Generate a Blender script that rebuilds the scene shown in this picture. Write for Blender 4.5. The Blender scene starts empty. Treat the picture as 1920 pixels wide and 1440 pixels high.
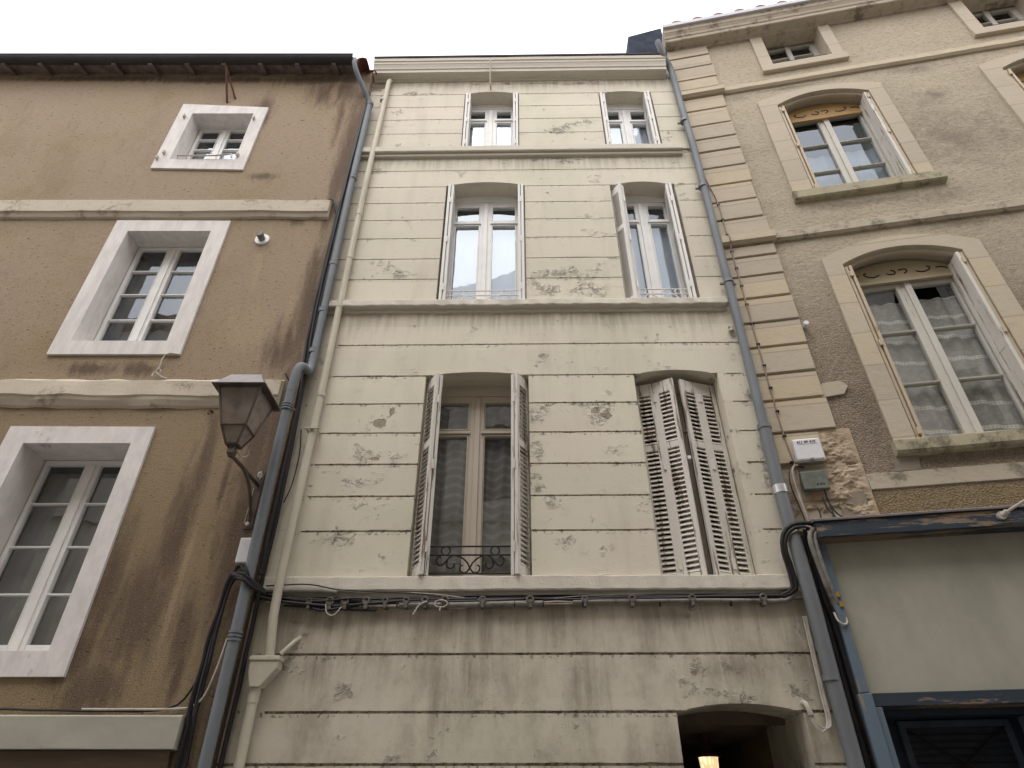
import bpy, bmesh, math, random
from mathutils import Vector, Matrix, noise
random.seed(7)
SC = bpy.context.scene
COL = SC.collection
rad = math.radians

# ------------------------------------------------------------------ frames
class Frame:
    def __init__(s, origin, yaw):
        s.o = Vector(origin); s.yaw = rad(yaw)
        s.m = Matrix.Translation(s.o) @ Matrix.Rotation(s.yaw, 4, 'Z')
    def at(s, u, o, z):
        return s.m @ Vector((u, -o, z))
MID = Frame((0, 5.5, 0), -.78)
LEFT = Frame((0, 5.4, 0), 0)
RIGHT = Frame((2.6, 5.4646, 0), -10.6)

# ------------------------------------------------------------------ things
def props(o, label=None, cat=None, group=None, kind=None):
    if label: o['label'] = label
    if cat: o['category'] = cat
    if group: o['group'] = group
    if kind: o['kind'] = kind
    return o

class Thing:
    """an Empty at the base of a thing; geometry below it is written in facade coordinates (u along, o outward, z up)"""
    def __init__(s, name, frame, base, label, cat, group=None):
        s.frame = frame; s.base = Vector((base[0], -base[1], base[2]))
        e = bpy.data.objects.new(name, None); COL.objects.link(e)
        e.empty_display_size = .2
        e.matrix_world = frame.m @ Matrix.Translation(s.base)
        s.e = props(e, label, cat, group)

SPLIT = {'rafter_tail', 'collar', 'socket', 'hinge', 'hinge_pin', 'bolt', 'gutter_bracket', 'tie', 'screw', 'cement_patch', 'loose_loop', 'jamb', 'wire'}
class MB:
    def __init__(s): s.bm = bmesh.new(); s.smooth = False
    def V(s, u, o, z): return s.bm.verts.new((u, -o, z))
    def face(s, pts):
        try: return s.bm.faces.new([s.V(*p) for p in pts])
        except ValueError: return None
    def box(s, u0, u1, o0, o1, z0, z1):
        v = [s.V(u, o, z) for z in (z0, z1) for o in (o0, o1) for u in (u0, u1)]
        for f in ((0, 1, 3, 2), (4, 6, 7, 5), (0, 4, 5, 1), (2, 3, 7, 6), (0, 2, 6, 4), (1, 5, 7, 3)):
            s.bm.faces.new([v[i] for i in f])
        return s
    def obox(s, c, ax, ay, az):
        """box from centre and three half-axis vectors in (u,o,z)"""
        c = Vector(c); ax = Vector(ax); ay = Vector(ay); az = Vector(az)
        v = [s.V(*(c + ax*i + ay*j + az*k)) for k in (-1, 1) for j in (-1, 1) for i in (-1, 1)]
        for f in ((0, 1, 3, 2), (4, 6, 7, 5), (0, 4, 5, 1), (2, 3, 7, 6), (0, 2, 6, 4), (1, 5, 7, 3)):
            s.bm.faces.new([v[i] for i in f])
        return s
    def prism(s, poly, o0, o1):
        """polygon of (u,z) points with thickness o0..o1 (o1 is the front)"""
        a = [s.V(u, o0, z) for u, z in poly]; b = [s.V(u, o1, z) for u, z in poly]
        n = len(poly)
        s.bm.faces.new(b); s.bm.faces.new(a[::-1])
        for i in range(n):
            j = (i+1) % n
            s.bm.faces.new((a[i], a[j], b[j], b[i]))
        return s
    def sweep(s, prof, u0, u1, seg=1, jit=0, seed=0, f=6.0):
        """profile of (o,z) points along u, closed; jit wobbles it"""
        rings = []
        for i in range(seg+1):
            u = u0 + (u1-u0)*i/seg; r = []
            for k, (o, z) in enumerate(prof):
                if jit:
                    q = noise.noise_vector((u*f, z*f+seed, o*9.0+seed))
                    q2 = noise.noise_vector((u*.9, z*.6+seed, seed))
                    r.append(s.V(u, o+jit*q.x, z+jit*(.8*q.y+.8*q2.y)))
                else: r.append(s.V(u, o, z))
            rings.append(r)
        n = len(prof)
        for a, b in zip(rings, rings[1:]):
            for k in range(n):
                s.bm.faces.new((a[k], a[(k+1) % n], b[(k+1) % n], b[k]))
        s.bm.faces.new(rings[0][::-1]); s.bm.faces.new(rings[-1])
        return s
    def tube(s, pts, r, seg=10, cap=True):
        P = [Vector(p) for p in pts]; n = len(P)
        R = r if isinstance(r, (list, tuple)) else [r]*n
        up = None; rings = []
        for i in range(n):
            t = (P[min(i+1, n-1)]-P[max(i-1, 0)]).normalized()
            if up is None:
                up = Vector((0, 0, 1)) if abs(t.z) < .9 else Vector((1, 0, 0))
            a = (up - t*up.dot(t)).normalized(); up = a; b = t.cross(a)
            rings.append([s.V(*(P[i] + (a*math.cos(w)+b*math.sin(w))*R[i])) for w in (2*math.pi*k/seg for k in range(seg))])
        for A, B in zip(rings, rings[1:]):
            for k in range(seg):
                s.bm.faces.new((A[k], A[(k+1) % seg], B[(k+1) % seg], B[k]))
        if cap: s.bm.faces.new(rings[0][::-1]); s.bm.faces.new(rings[-1])
        s.smooth = True
        return s
    def frustum(s, c, h0, h1, z0, z1, n=4, rot=math.pi/4):
        """square or round tapered block about vertical axis c=(u,o); h = half side"""
        k = math.sqrt(2) if n == 4 else 1
        a = [s.V(c[0]+h0*k*math.cos(rot+2*math.pi*i/n), c[1]+h0*k*math.sin(rot+2*math.pi*i/n), z0) for i in range(n)]
        b = [s.V(c[0]+h1*k*math.cos(rot+2*math.pi*i/n), c[1]+h1*k*math.sin(rot+2*math.pi*i/n), z1) for i in range(n)]
        for i in range(n): s.bm.faces.new((a[i], a[(i+1) % n], b[(i+1) % n], b[i]))
        s.bm.faces.new(a[::-1]); s.bm.faces.new(b)
        return s
    def grid(s, fn, nu, nz):
        g = [[s.V(*fn(i/nu, j/nz)) for i in range(nu+1)] for j in range(nz+1)]
        for j in range(nz):
            for i in range(nu):
                s.bm.faces.new((g[j][i], g[j][i+1], g[j+1][i+1], g[j+1][i]))
        s.smooth = True
        return s
    def islands(s):
        left = set(s.bm.verts); out = []
        while left:
            st = [left.pop()]; g = set(st)
            while st:
                v = st.pop()
                for e in v.link_edges:
                    w = e.other_vert(v)
                    if w in left: left.discard(w); g.add(w); st.append(w)
            out.append(g)
        return out
    def build(s, name, m, thing, parent=None, bevel=0, label=None, fix=True):
        if name in SPLIT:
            isl = s.islands(); last = None
            for g in isl[1:] if len(isl) > 1 else []:
                o = MB(); o.smooth = s.smooth; mp = {v: o.bm.verts.new(v.co) for v in g}
                for f in {f for v in g for f in v.link_faces}: o.bm.faces.new([mp[v] for v in f.verts])
                o._make(name, m, thing, parent, bevel, label, fix)
            for g in isl[1:]: bmesh.ops.delete(s.bm, geom=list(g), context='VERTS')
        return s._make(name, m, thing, parent, bevel, label, fix)
    def _make(s, name, m, thing, parent=None, bevel=0, label=None, fix=True):
        b = thing.base
        for v in s.bm.verts: v.co -= b
        if fix: bmesh.ops.recalc_face_normals(s.bm, faces=s.bm.faces)
        me = bpy.data.meshes.new(name); s.bm.to_mesh(me); s.bm.free()
        if s.smooth:
            me.shade_smooth(); me.set_sharp_from_angle(angle=.7)
        me.materials.append(m)
        o = bpy.data.objects.new(name, me); COL.objects.link(o)
        o.parent = parent or thing.e
        if bevel:
            md = o.modifiers.new('bevel', 'BEVEL'); md.width = bevel; md.segments = 2; md.limit_method = 'ANGLE'
        if label: o['label'] = label
        return o

def single(name, mb, m, frame, base, label, cat, group=None, bevel=0):
    """a thing made of one mesh"""
    class T: pass
    t = T(); t.base = Vector((base[0], -base[1], base[2])); t.e = None
    o = mb.build(name, m, t, bevel=bevel)
    o.matrix_world = frame.m @ Matrix.Translation(t.base)
    return props(o, label, cat, group)

def wig(pts, amp, step=.07, seed=0, f=3.0):
    """resample a polyline in (u,o,z) and let it wander like a slack cable"""
    P = [Vector(p) for p in pts]; out = []
    # catmull-rom
    Q = [P[0]*2-P[1]] + P + [P[-1]*2-P[-2]]
    for i in range(1, len(Q)-2):
        n = max(2, int((Q[i+1]-Q[i]).length/step))
        for k in range(n):
            t = k/n; a, b, c, d = Q[i-1], Q[i], Q[i+1], Q[i+2]
            out.append(.5*((2*b)+(c-a)*t+(2*a-5*b+4*c-d)*t*t+(3*b-a-3*c+d)*t**3))
    out.append(P[-1])
    if amp:
        for q in out:
            w = noise.noise_vector((q.x*f+seed*7.3, q.y*f, q.z*f+seed*3.1))
            q.x += amp*w.x; q.y += amp*.5*abs(w.y); q.z += amp*w.z
    return out

# ------------------------------------------------------------------ materials
class NT:
    def __init__(s, name):
        s.m = bpy.data.materials.new(name); s.m.use_nodes = True
        s.t = s.m.node_tree; s.t.nodes.clear()
        s.out = s.t.nodes.new('ShaderNodeOutputMaterial')
        s.co = s.t.nodes.new('ShaderNodeTexCoord').outputs['Object']
    def put(s, sock, v):
        if v is None: return
        if hasattr(v, 'is_output'): s.t.links.new(v, sock)
        elif isinstance(v, (tuple, list)) and sock.type == 'RGBA': sock.default_value = (*v[:3], 1)
        else: sock.default_value = v
    def node(s, typ, **k):
        n = s.t.nodes.new('ShaderNode'+typ)
        for a, b in k.items(): setattr(n, a, b)
        return n
    def math(s, op, a, b=None, c=None, clamp=False):
        n = s.node('Math', operation=op, use_clamp=clamp)
        for i, v in enumerate((a, b, c)): s.put(n.inputs[i], v)
        return n.outputs[0]
    def vec(s, scale=(1, 1, 1), loc=(0, 0, 0), src=None):
        n = s.node('VectorMath', operation='MULTIPLY_ADD')
        s.put(n.inputs[0], src or s.co); n.inputs[1].default_value = scale; n.inputs[2].default_value = loc
        return n.outputs[0]
    def noise(s, scale=5, detail=4, rough=.6, src=None, dist=0):
        n = s.node('TexNoise'); s.put(n.inputs['Vector'], src or s.co)
        n.inputs['Scale'].default_value = scale; n.inputs['Detail'].default_value = detail
        n.inputs['Roughness'].default_value = rough; n.inputs['Distortion'].default_value = dist
        return n.outputs['Fac']
    def voro(s, scale=20, src=None, feature='F1'):
        n = s.node('TexVoronoi', feature=feature); s.put(n.inputs['Vector'], src or s.co)
        n.inputs['Scale'].default_value = scale
        return n.outputs['Distance']
    def step(s, v, a, b):
        n = s.node('MapRange', interpolation_type='SMOOTHSTEP')
        s.put(n.inputs['Value'], v); n.inputs['From Min'].default_value = a; n.inputs['From Max'].default_value = b
        return n.outputs['Result']
    def ramp(s, v, stops):
        n = s.node('ValToRGB'); s.put(n.inputs['Fac'], v)
        e = n.color_ramp.elements
        while len(e) < len(stops): e.new(.5)
        for q, (p, c) in zip(e, stops): q.position = p; q.color = (*c[:3], 1)
        return n.outputs['Color']
    def mix(s, f, a, b, mode='MIX'):
        n = s.node('Mix', data_type='RGBA', blend_type=mode)
        s.put(n.inputs[0], f); s.put(n.inputs[6], a); s.put(n.inputs[7], b)
        return n.outputs[2]
    def blobs(s, L, base=(0, 0, 0)):
        """union of soft ellipses (u,z,ru,rz) on a facade: 1 at the centre, 0 at the rim, negative outside"""
        r = None
        for u, z, a, b in L:
            v = s.vec((1/a, 0, 1/b), (-u/a, 0, -z/b))
            n = s.node('VectorMath', operation='LENGTH'); s.put(n.inputs[0], v)
            d = s.math('SUBTRACT', 1, n.outputs['Value'])
            d = s.math('MAXIMUM', d, -1.2)
            r = d if r is None else s.math('MAXIMUM', r, d)
        return r
    def z(s):
        n = s.node('SeparateXYZ'); s.put(n.inputs[0], s.co); return n.outputs['Z']
    def sep(s, i, src=None):
        n = s.node('SeparateXYZ'); s.put(n.inputs[0], src or s.co); return n.outputs[i]
    def bump(s, h, strength=.5, dist=.01, normal=None):
        n = s.node('Bump'); s.put(n.inputs['Height'], h); n.inputs['Strength'].default_value = strength
        n.inputs['Distance'].default_value = dist
        if normal is not None: s.put(n.inputs['Normal'], normal)
        return n.outputs['Normal']
    def pbr(s, col, rough=.8, metal=0, normal=None, spec=.3, **kw):
        n = s.node('BsdfPrincipled'); s.put(n.inputs['Base Color'], col); s.put(n.inputs['Roughness'], rough)
        s.put(n.inputs['Metallic'], metal); s.put(n.inputs['Normal'], normal)
        n.inputs['Specular IOR Level'].default_value = spec
        for k, v in kw.items(): s.put(n.inputs[k.replace('_', ' ')], v)
        s.t.links.new(n.outputs[0], s.out.inputs['Surface'])
        return s.m

def plain(name, col, rough=.7, metal=0, var=.25, scale=9, bump=.15, spec=.3, stretch=(1, 1, 1), dirt=None, dirtc=(.06, .05, .04)):
    n = NT(name); v = n.vec(stretch)
    f = n.noise(scale, 6, .65, v)
    c = n.mix(n.step(f, .3, .7), tuple(x*(1-var) for x in col), tuple(min(1, x*(1+var*.6)) for x in col))
    if dirt:
        d = n.step(n.noise(scale*.55, 8, .75, n.vec(stretch, (3.7, 1.2, 8.1))), dirt, dirt+.14)
        c = n.mix(d, c, dirtc)
    h = n.noise(scale*6, 5, .6, v)
    return n.pbr(c, rough, metal, n.bump(h, bump, .006), spec)

# blistered places on the cream facade (u, z, ru, rz)
PEEL = [(-1.35, 5.02, .15, .13), (-1.24, 5.15, .07, .07), (-1.38, 4.62, .26, .1), (-1.45, 4.33, .2, .06), (.31, 5.83, .15, .13), (.93, 5.09, .19, .15),
        (.26, 5.1, .1, .14), (.25, 4.64, .08, .14), (.22, 4.3, .09, .15), (-1.44, 7.18, .26, .15), (.58, 7.1, .38, .14), (1.0, 7.12, .2, .16),
        (.4, 6.85, .3, .16), (.9, 6.83, .34, .15), (.72, 10.1, .3, .22), (1.13, 10.25, .15, .13), (1.17, 9.83, .16, .12), (-1.78, 10.58, .1, .1),
        (.72, 9.32, .3, .1), (.42, 9.36, .2, .06), (-1.93, 9.12, .22, .08), (2.5, 5.3, .12, .16), (1.5, 2.6, .17, .13), (1.56, 2.48, .2, .07),
        (1.82, 2.46, .12, .06), (2.24, 2.7, .1, .12), (2.26, 2.5, .12, .1), (-1.36, 2.5, .12, .1), (-1.85, 2.68, .1, .06), (1.66, 2.36, .3, .05),
        (-1.58, 3.75, .14, .1), (.5, 3.72, .12, .09), (.36, 4.1, .1, .1), (.1, 11.33, .9, .03), (1.2, 11.3, .5, .06), (-1.55, 11.08, .5, .05), (2.46, 4.4, .07, .5), (-2.1, 11.3, .22, .2)]
BARE = [(-1.36, 5.0, .13, .10), (-1.25, 5.14, .05, .08), (.97, 5.08, .10, .09), (.87, 5.13, .08, .07), (-2.12, 11.32, .2, .2), (2.5, 5.28, .05, .07), (1.47, 2.62, .04, .03), (1.57, 2.5, .05, .02), (-1.37, 4.58, .08, .03), (.62, 9.37, .1, .02), (.95, 9.34, .12, .02)]
STAIN = [(-.25, 2.95, .13, .36), (-.33, 2.62, .2, .4), (-.2, 3.1, .35, .12), (-1.55, 3.05, .35, .13), (-1.1, 3.08, .35, .1), (1.35, 3.05, .4, .12), (.4, 3.05, .22, .3), (.62, 2.5, .22, .35),
         (2.38, 2.7, .2, .5), (2.45, 3.0, .15, .4), (-1.9, 3.0, .2, .45), (-1.6, 2.65, .2, .25), (1.8, 2.65, .35, .16), (1.3, 1.9, .3, .5), (-.6, 2.4, .12, .5), (2.3, 2.0, .2, .5), (1.78, 2.38, .35, .07), (-2.16, 11.3, .16, .22), (-2.2, 6.3, .08, 3)]

def mat_mid(groove=False):
    n = NT('groove plaster' if groove else 'cream painted plaster')
    big = n.noise(.55, 3, .5, n.vec((1, 1, 1.3)))
    c = n.ramp(big, [(.3, (.585, .558, .437)), (.47, (.648, .606, .49)), (.62, (.64, .584, .486)), (.75, (.60, .573, .455))])
    # faint vertical washes
    wash = n.noise(3.2, 5, .6, n.vec((1, 1, .14)))
    c = n.mix(n.math('MULTIPLY', n.step(wash, .48, .75), .30), c, (.42, .38, .30))
    wn = n.node('TexWhiteNoise', noise_dimensions='1D'); n.put(wn.inputs['W'], n.math('FLOOR', n.math('MULTIPLY', n.z(), 1/.349)))
    tone = n.math('ADD', .93, n.math('MULTIPLY', wn.outputs['Value'], .09))
    tc = n.node('CombineColor'); [n.put(tc.inputs[i], tone) for i in range(3)]
    c = n.mix(1, c, tc.outputs[0], 'MULTIPLY')
    # run-off under the ledges
    stk = n.math('ADD', n.noise(9, 5, .65, n.vec((1.6, 1, .09), (2, 0, 7))), n.math('MULTIPLY', n.noise(1.5, 4, .6, n.vec((1, 1, .3), (0, 4, 4))), .6), ); stk = n.math('SUBTRACT', stk, .06)
    ro = None
    for zt, ln in ((11.41, .5), (9.43, .55), (6.50, .6), (3.25, 1.1)):
        q = n.math('MULTIPLY', n.step(n.z(), zt-ln, zt-.02), n.step(n.z(), zt+.02, zt))
        ro = q if ro is None else n.math('MAXIMUM', ro, q)
    rm = n.math('MULTIPLY', n.step(n.math('ADD', stk, n.math('MULTIPLY', ro, .2)), .80, 1.06), ro)
    c = n.mix(n.math('MULTIPLY', rm, .42), c, (.20, .17, .13))
    blot = n.noise(7, 7, .7)
    c = n.mix(n.math('MULTIPLY', n.step(blot, .53, .72), .28), c, (.37, .33, .26))
    # stains
    st = n.blobs(STAIN); nz = n.noise(6, 8, .75, n.vec((2.0, 1, .16), (4, 0, 2)))
    nz = n.math('ADD', n.math('MULTIPLY', nz, 1.3), n.math('MULTIPLY', n.noise(30, 6, .75, n.vec((1.5, 1, .7))), .5))
    sm = n.step(n.math('ADD', n.math('MULTIPLY', st, .5), nz), .85, 1.65)
    c = n.mix(n.math('MULTIPLY', sm, .7), c, (.115, .095, .075))
    # black specks gathering low down and along ledges
    spk = n.noise(38, 4, .6); lo = n.step(n.z(), 4.2, 2.2)
    spm = n.math('MULTIPLY', n.step(spk, .66, .73), n.math('ADD', .35, n.math('MULTIPLY', lo, .65)))
    c = n.mix(spm, c, (.13, .11, .08))
    lowdirt = n.math('MULTIPLY', n.step(n.noise(2.3, 8, .7, n.vec((1, 1, .6))), .42, .68), n.step(n.z(), 3.35, 3.0))
    c = n.mix(n.math('MULTIPLY', lowdirt, .55), c, (.19, .16, .12)); c = n.mix(n.math('MULTIPLY', n.step(n.z(), 3.32, 3.2), .20), c, (.29, .25, .19))
    # lichen and grime hanging in and under the joints
    gm = None
    for g in (1.6, 1.99, 2.342, 2.769, 3.833, 4.18, 4.521, 4.878, 5.231, 5.588, 6.016, 7.031, 7.379, 7.75, 8.10, 8.44, 8.775, 9.126, 10.008, 10.365, 10.702, 11.042):
        d = n.math('SUBTRACT', 1, n.math('MULTIPLY', n.math('ABSOLUTE', n.math('ADD', n.z(), .012-g)), 1/.035))
        gm = d if gm is None else n.math('MAXIMUM', gm, d)
    gsp = n.math('MULTIPLY', n.step(n.math('ADD', n.noise(21, 5, .7, n.vec((1, 1, .8), (6, 6, 6))), n.math('MULTIPLY', n.noise(1.1, 3, .5), .25)), .66, .74), n.step(gm, .05, .5))
    c = n.mix(n.math('MULTIPLY', gsp, n.math('ADD', .3, n.math('MULTIPLY', n.step(n.z(), 7.0, 5.4), .5))), c, (.10, .085, .065))
    # blistered, crinkled paint; a few places have lost it altogether
    pb = n.blobs(PEEL); f1 = n.noise(13, 8, .72); f2 = n.noise(34, 5, .7)
    f0 = n.noise(4.5, 4, .6, n.vec((1, 1, 1.4), (8, 1, 5)))
    zone = n.step(n.math('ADD', n.math('MULTIPLY', n.math('MAXIMUM', pb, -.3), .36), n.math('ADD', n.math('MULTIPLY', f1, .9), n.math('ADD', n.math('MULTIPLY', f0, 1.3), n.math('MULTIPLY', n.math('MAXIMUM', gm, 0), .07)))), 1.12, 1.5)
    fl = n.noise(11, 4, .68, n.vec((1, 1, 1.6), (1, 2, 3)), .6)
    zz2 = n.math('MULTIPLY', zone, n.step(n.noise(7, 3, .6, n.vec((1, 1, 1), (2, 9, 4))), .36, .56))
    dd = n.math('SUBTRACT', fl, .53)
    line = n.math('SUBTRACT', 1, n.math('MULTIPLY', n.math('ABSOLUTE', dd), 1/.03), clamp=True)
    crk = n.math('MULTIPLY', n.math('MAXIMUM', line, n.step(fl, .63, .66)), zz2)
    rim = n.math('MULTIPLY', n.math('MULTIPLY', n.step(dd, -.09, -.03), n.step(dd, 0, -.03)), zz2)
    br = n.blobs(BARE)
    bare = n.step(n.math('ADD', n.math('MULTIPLY', br, .45), n.math('ADD', n.math('MULTIPLY', f1, .9), n.math('MULTIPLY', f2, .3))), .80, .84)
    c = n.mix(n.math('MULTIPLY', crk, .56), c, n.mix(f2, (.17, .14, .10), (.36, .30, .225)))
    c = n.mix(n.math('MULTIPLY', rim, .45), c, (.72, .68, .58))
    c = n.mix(n.math('MULTIPLY', bare, .9), c, n.mix(f2, (.27, .22, .165), (.37, .305, .23)))
    pk = n.math('MAXIMUM', crk, bare); lift = n.math('ADD', rim, n.math('MULTIPLY', zone, n.math('MULTIPLY', f2, .5)))
    if groove: c = n.mix(n.step(n.noise(22, 6, .7), .42, .66), n.mix(.4, c, (.30, .25, .185)), (.13, .10, .075))  # joints darker than the wall: dirt, with groove shade put into the colour
    h = n.math('ADD', n.math('MULTIPLY', n.noise(2.2, 5, .55), .9), n.math('MULTIPLY', n.noise(26, 5, .6), .16))
    nb = n.bump(h, .55, .012)
    ph = n.math('SUBTRACT', n.math('MULTIPLY', lift, n.math('ADD', .35, f2)), n.math('MULTIPLY', pk, 1.3))
    nb = n.bump(ph, 1.0, .014, nb)
    return n.pbr(c, .75, 0, nb, .25)

LSTAIN = [(-2.24, 1.5, .1, 3), (-2.97, 4.55, .10, .7), (-3.02, 3.8, .17, 1.0), (-3.12, 3.1, .32, .75), (-2.70, 2.92, .13, .5), (-2.33, 4.4, .2, 2.2), (-2.27, 2.2, .12, 1.6), (-2.3, 9.6, .22, 2.2), (-2.75, 10.9, .5, .5), (-3.3, 2.5, .35, .3), (-2.66, 2.6, .06, .3), (-2.72, 4.3, .04, .4), (-4.5, 5.6, .35, .12), (-3.98, 5.6, .25, .13),
          (-2.36, 6.5, .16, 1.4), (-2.36, 8.9, .12, 1.9), (-2.58, 10.2, .1, .9), (-2.42, 3.7, .28, 1.2), (-2.5, 4.6, .2, .8), (-2.75, 8.0, .14, .18), (-4.6, 11.25, 1.5, .12), (-2.9, 11.25, 1.2, .18), (-6.5, 11.3, 2.0, .1),
          (-3.55, 2.75, .3, .4), (-3.75, 10.4, .2, .5), (-3.4, 8.85, .25, .1), (-2.5, 5.9, .25, .5), (-3.9, 5.2, 2.0, .06), (-3.45, 3.3, .12, .8), (-2.9, 5.15, .5, .1)]
LPALE = [(-2.75, 10.9, .1, .55), (-2.63, 9.9, .1, .9), (-3.09, 7.3, .09, .35), (-3.05, 7.0, .06, .5), (-2.55, 6.3, .09, .6), (-2.95, 6.2, .5, .5), (-4.42, 5.68, .1, .06), (-3.86, 5.68, .09, .08), (-2.86, 3.3, .05, 1.0), (-4.35, 11.0, .35, .4)]
def mat_left():
    n = NT('brown roughcast render'); n.co = n.vec((1, 1, 1), (-2.235, 0, 0))
    big = n.noise(.7, 5, .6)
    c = n.ramp(big, [(.28, (.30, .225, .135)), (.45, (.342, .274, .19)), (.6, (.35, .272, .205)), (.75, (.32, .26, .176))])
    zz = n.step(n.z(), 7.0, 3.2)
    c = n.mix(n.math('MULTIPLY', zz, .6), c, (.235, .17, .085))
    st = n.blobs(LSTAIN); nz = n.noise(5, 7, .7, n.vec((2.2, 1, .35)))
    nz = n.math('ADD', n.math('MULTIPLY', nz, 1.1), n.math('MULTIPLY', n.noise(24, 6, .75, n.vec((1.3, 1, .6))), .35))
    sm = n.step(n.math('ADD', n.math('MULTIPLY', st, .6), nz), .62, 1.2)
    c = n.mix(n.math('MULTIPLY', sm, .8), c, (.10, .068, .055))
    pl = n.blobs(LPALE); pm = n.step(n.math('ADD', n.math('MULTIPLY', pl, .7), n.noise(7, 6, .7, n.vec((2, 1, .5), (9, 3, 1)))), .6, 1.0)
    c = n.mix(n.math('MULTIPLY', pm, .5), c, (.42, .32, .21))
    g = n.noise(75, 4, .7); v = n.voro(95); gm = n.noise(22, 6, .75, n.vec((.7, 1, 1.4), (3, 3, 3)))
    c = n.mix(n.math('MULTIPLY', n.step(gm, .48, .34), .42), c, (.13, .095, .062)); c = n.mix(n.math('MULTIPLY', n.step(gm, .56, .7), .3), c, (.47, .38, .265))
    c = n.mix(n.math('MULTIPLY', n.step(n.noise(1.9, 6, .7, n.vec((1, 1, .45), (7, 7, 7))), .5, .72), .35), c, (.235, .178, .115))
    c = n.mix(n.math('MULTIPLY', n.step(g, .44, .34), .5), c, (.10, .07, .045)); c = n.mix(n.math('MULTIPLY', n.step(g, .56, .66), .4), c, (.45, .36, .25))
    pits = n.noise(26, 3, .6, n.vec((.6, 1, 1.3)))
    pit = n.step(pits, .37, .32)
    c = n.mix(n.math('MULTIPLY', pit, .65), c, (.075, .05, .035))
    h = n.math('ADD', n.math('MULTIPLY', g, 1.0), n.math('MULTIPLY', v, .5))
    h = n.math('SUBTRACT', h, n.math('MULTIPLY', pit, 1.0))
    nb = n.bump(n.noise(1.6, 4, .6), .4, .03); nb = n.bump(h, .8, .008, nb)
    return n.pbr(c, .95, 0, nb, .1)

def mat_right():
    n = NT('grey brown roughcast render')
    big = n.noise(.8, 5, .62)
    c = n.ramp(big, [(.28, (.37, .32, .24)), (.5, (.445, .39, .295)), (.72, (.485, .425, .325))])
    low = n.step(n.z(), 7.6, 5.4)
    c = n.mix(n.math('MULTIPLY', low, .55), c, (.385, .315, .24))
    och = n.math('MULTIPLY', n.step(n.z(), 4.19, 4.1), n.step(n.noise(1.4, 5, .6), .25, .5))
    c = n.mix(och, c, n.mix(n.noise(6, 6, .7), (.27, .20, .11), (.42, .325, .18)))
    st = n.blobs([(2.0, 7.98, .9, .1), (1.5, 8.0, .5, .12), (2.7, 7.9, .5, .2), (3.2, 9.0, 1.2, .8), (3.2, 10.6, .5, .15), (.95, 4.9, .25, .6), (.8, 10.6, .25, .12), (2.8, 7.4, .7, .1), (1.7, 4.38, 1.2, .09), (3.3, 9.9, .35, .35), (1.6, 10.65, .8, .06)])
    sm = n.step(n.math('ADD', n.math('MULTIPLY', st, .35), n.math('ADD', n.noise(3, 8, .75), n.math('MULTIPLY', n.noise(20, 6, .75), .4))), .68, 1.15)
    c = n.mix(n.math('MULTIPLY', sm, .6), c, (.13, .11, .09))
    gs = n.noise(62, 4, .7); gm = n.noise(19, 6, .75, n.vec((.8, 1, 1.3), (3, 3, 3)))
    c = n.mix(n.math('MULTIPLY', n.step(gm, .5, .36), .42), c, (.17, .14, .105)); c = n.mix(n.math('MULTIPLY', n.step(gm, .55, .7), .35), c, (.52, .465, .37))
    gl = n.voro(58, n.vec((1, 1, 1.25)))
    c = n.mix(n.math('MULTIPLY', n.step(gs, .46, .34), .5), c, (.14, .11, .08)); c = n.mix(n.math('MULTIPLY', n.step(gs, .55, .66), .4), c, (.50, .44, .35))
    lowg = n.math('MULTIPLY', low, n.step(gl, .22, .55))
    c = n.mix(n.math('MULTIPLY', lowg, .5), c, (.13, .095, .07))
    h = n.math('ADD', gs, n.math('MULTIPLY', n.math('MULTIPLY', low, n.math('SUBTRACT', 1, gl)), 1.6))
    nb = n.bump(n.noise(2.6, 6, .65), .7, .05); nb = n.bump(gm, .8, .022, nb); nb = n.bump(h, .8, .009, nb)
    return n.pbr(c, .95, 0, nb, .1)

def mat_stone(name, a, b, dark=(.13, .11, .08), lo=.62, joints=None, dirty=.75):
    n = NT(name)
    c = n.mix(n.noise(1.3, 6, .6), a, b)
    if joints:
        jz = n.math('MULTIPLY', n.math('ADD', n.z(), joints[1]), 1/joints[0])
        wn = n.node('TexWhiteNoise', noise_dimensions='1D'); n.put(wn.inputs['W'], n.math('FLOOR', jz))
        r = wn.outputs['Value']
        c = n.mix(n.math('MULTIPLY', n.step(r, .3, .9), .4), c, tuple(x*y for x, y in zip(b, (1.04, .97, .82))))
        c = n.mix(n.math('MULTIPLY', n.step(r, .5, .1), .3), c, tuple(x*.8 for x in a))
        fr = n.math('FRACT', jz)
        jm = n.math('MULTIPLY', n.step(n.math('ABSOLUTE', n.math('SUBTRACT', fr, .5)), .474, .488), .45)
        c = n.mix(jm, c, dark)
    bed = n.noise(9, 6, .65, n.vec((.7, .7, 3.5)))
    c = n.mix(n.math('MULTIPLY', n.step(bed, .5, .75), .35), c, tuple(x*.72 for x in a))
    d = n.step(n.noise(3.4, 9, .78, n.vec((1, 1, 1), (2, 5, 3))), lo, lo+.16)
    c = n.mix(n.math('MULTIPLY', d, dirty), c, dark)
    spk = n.step(n.noise(45, 3, .6), .67, .74)
    c = n.mix(n.math('MULTIPLY', spk, .6), c, dark)
    h = n.math('ADD', n.noise(14, 8, .7), n.math('MULTIPLY', n.noise(60, 4, .6), .3))
    return n.pbr(c, .9, 0, n.bump(h, .5, .012), .15)

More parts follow.
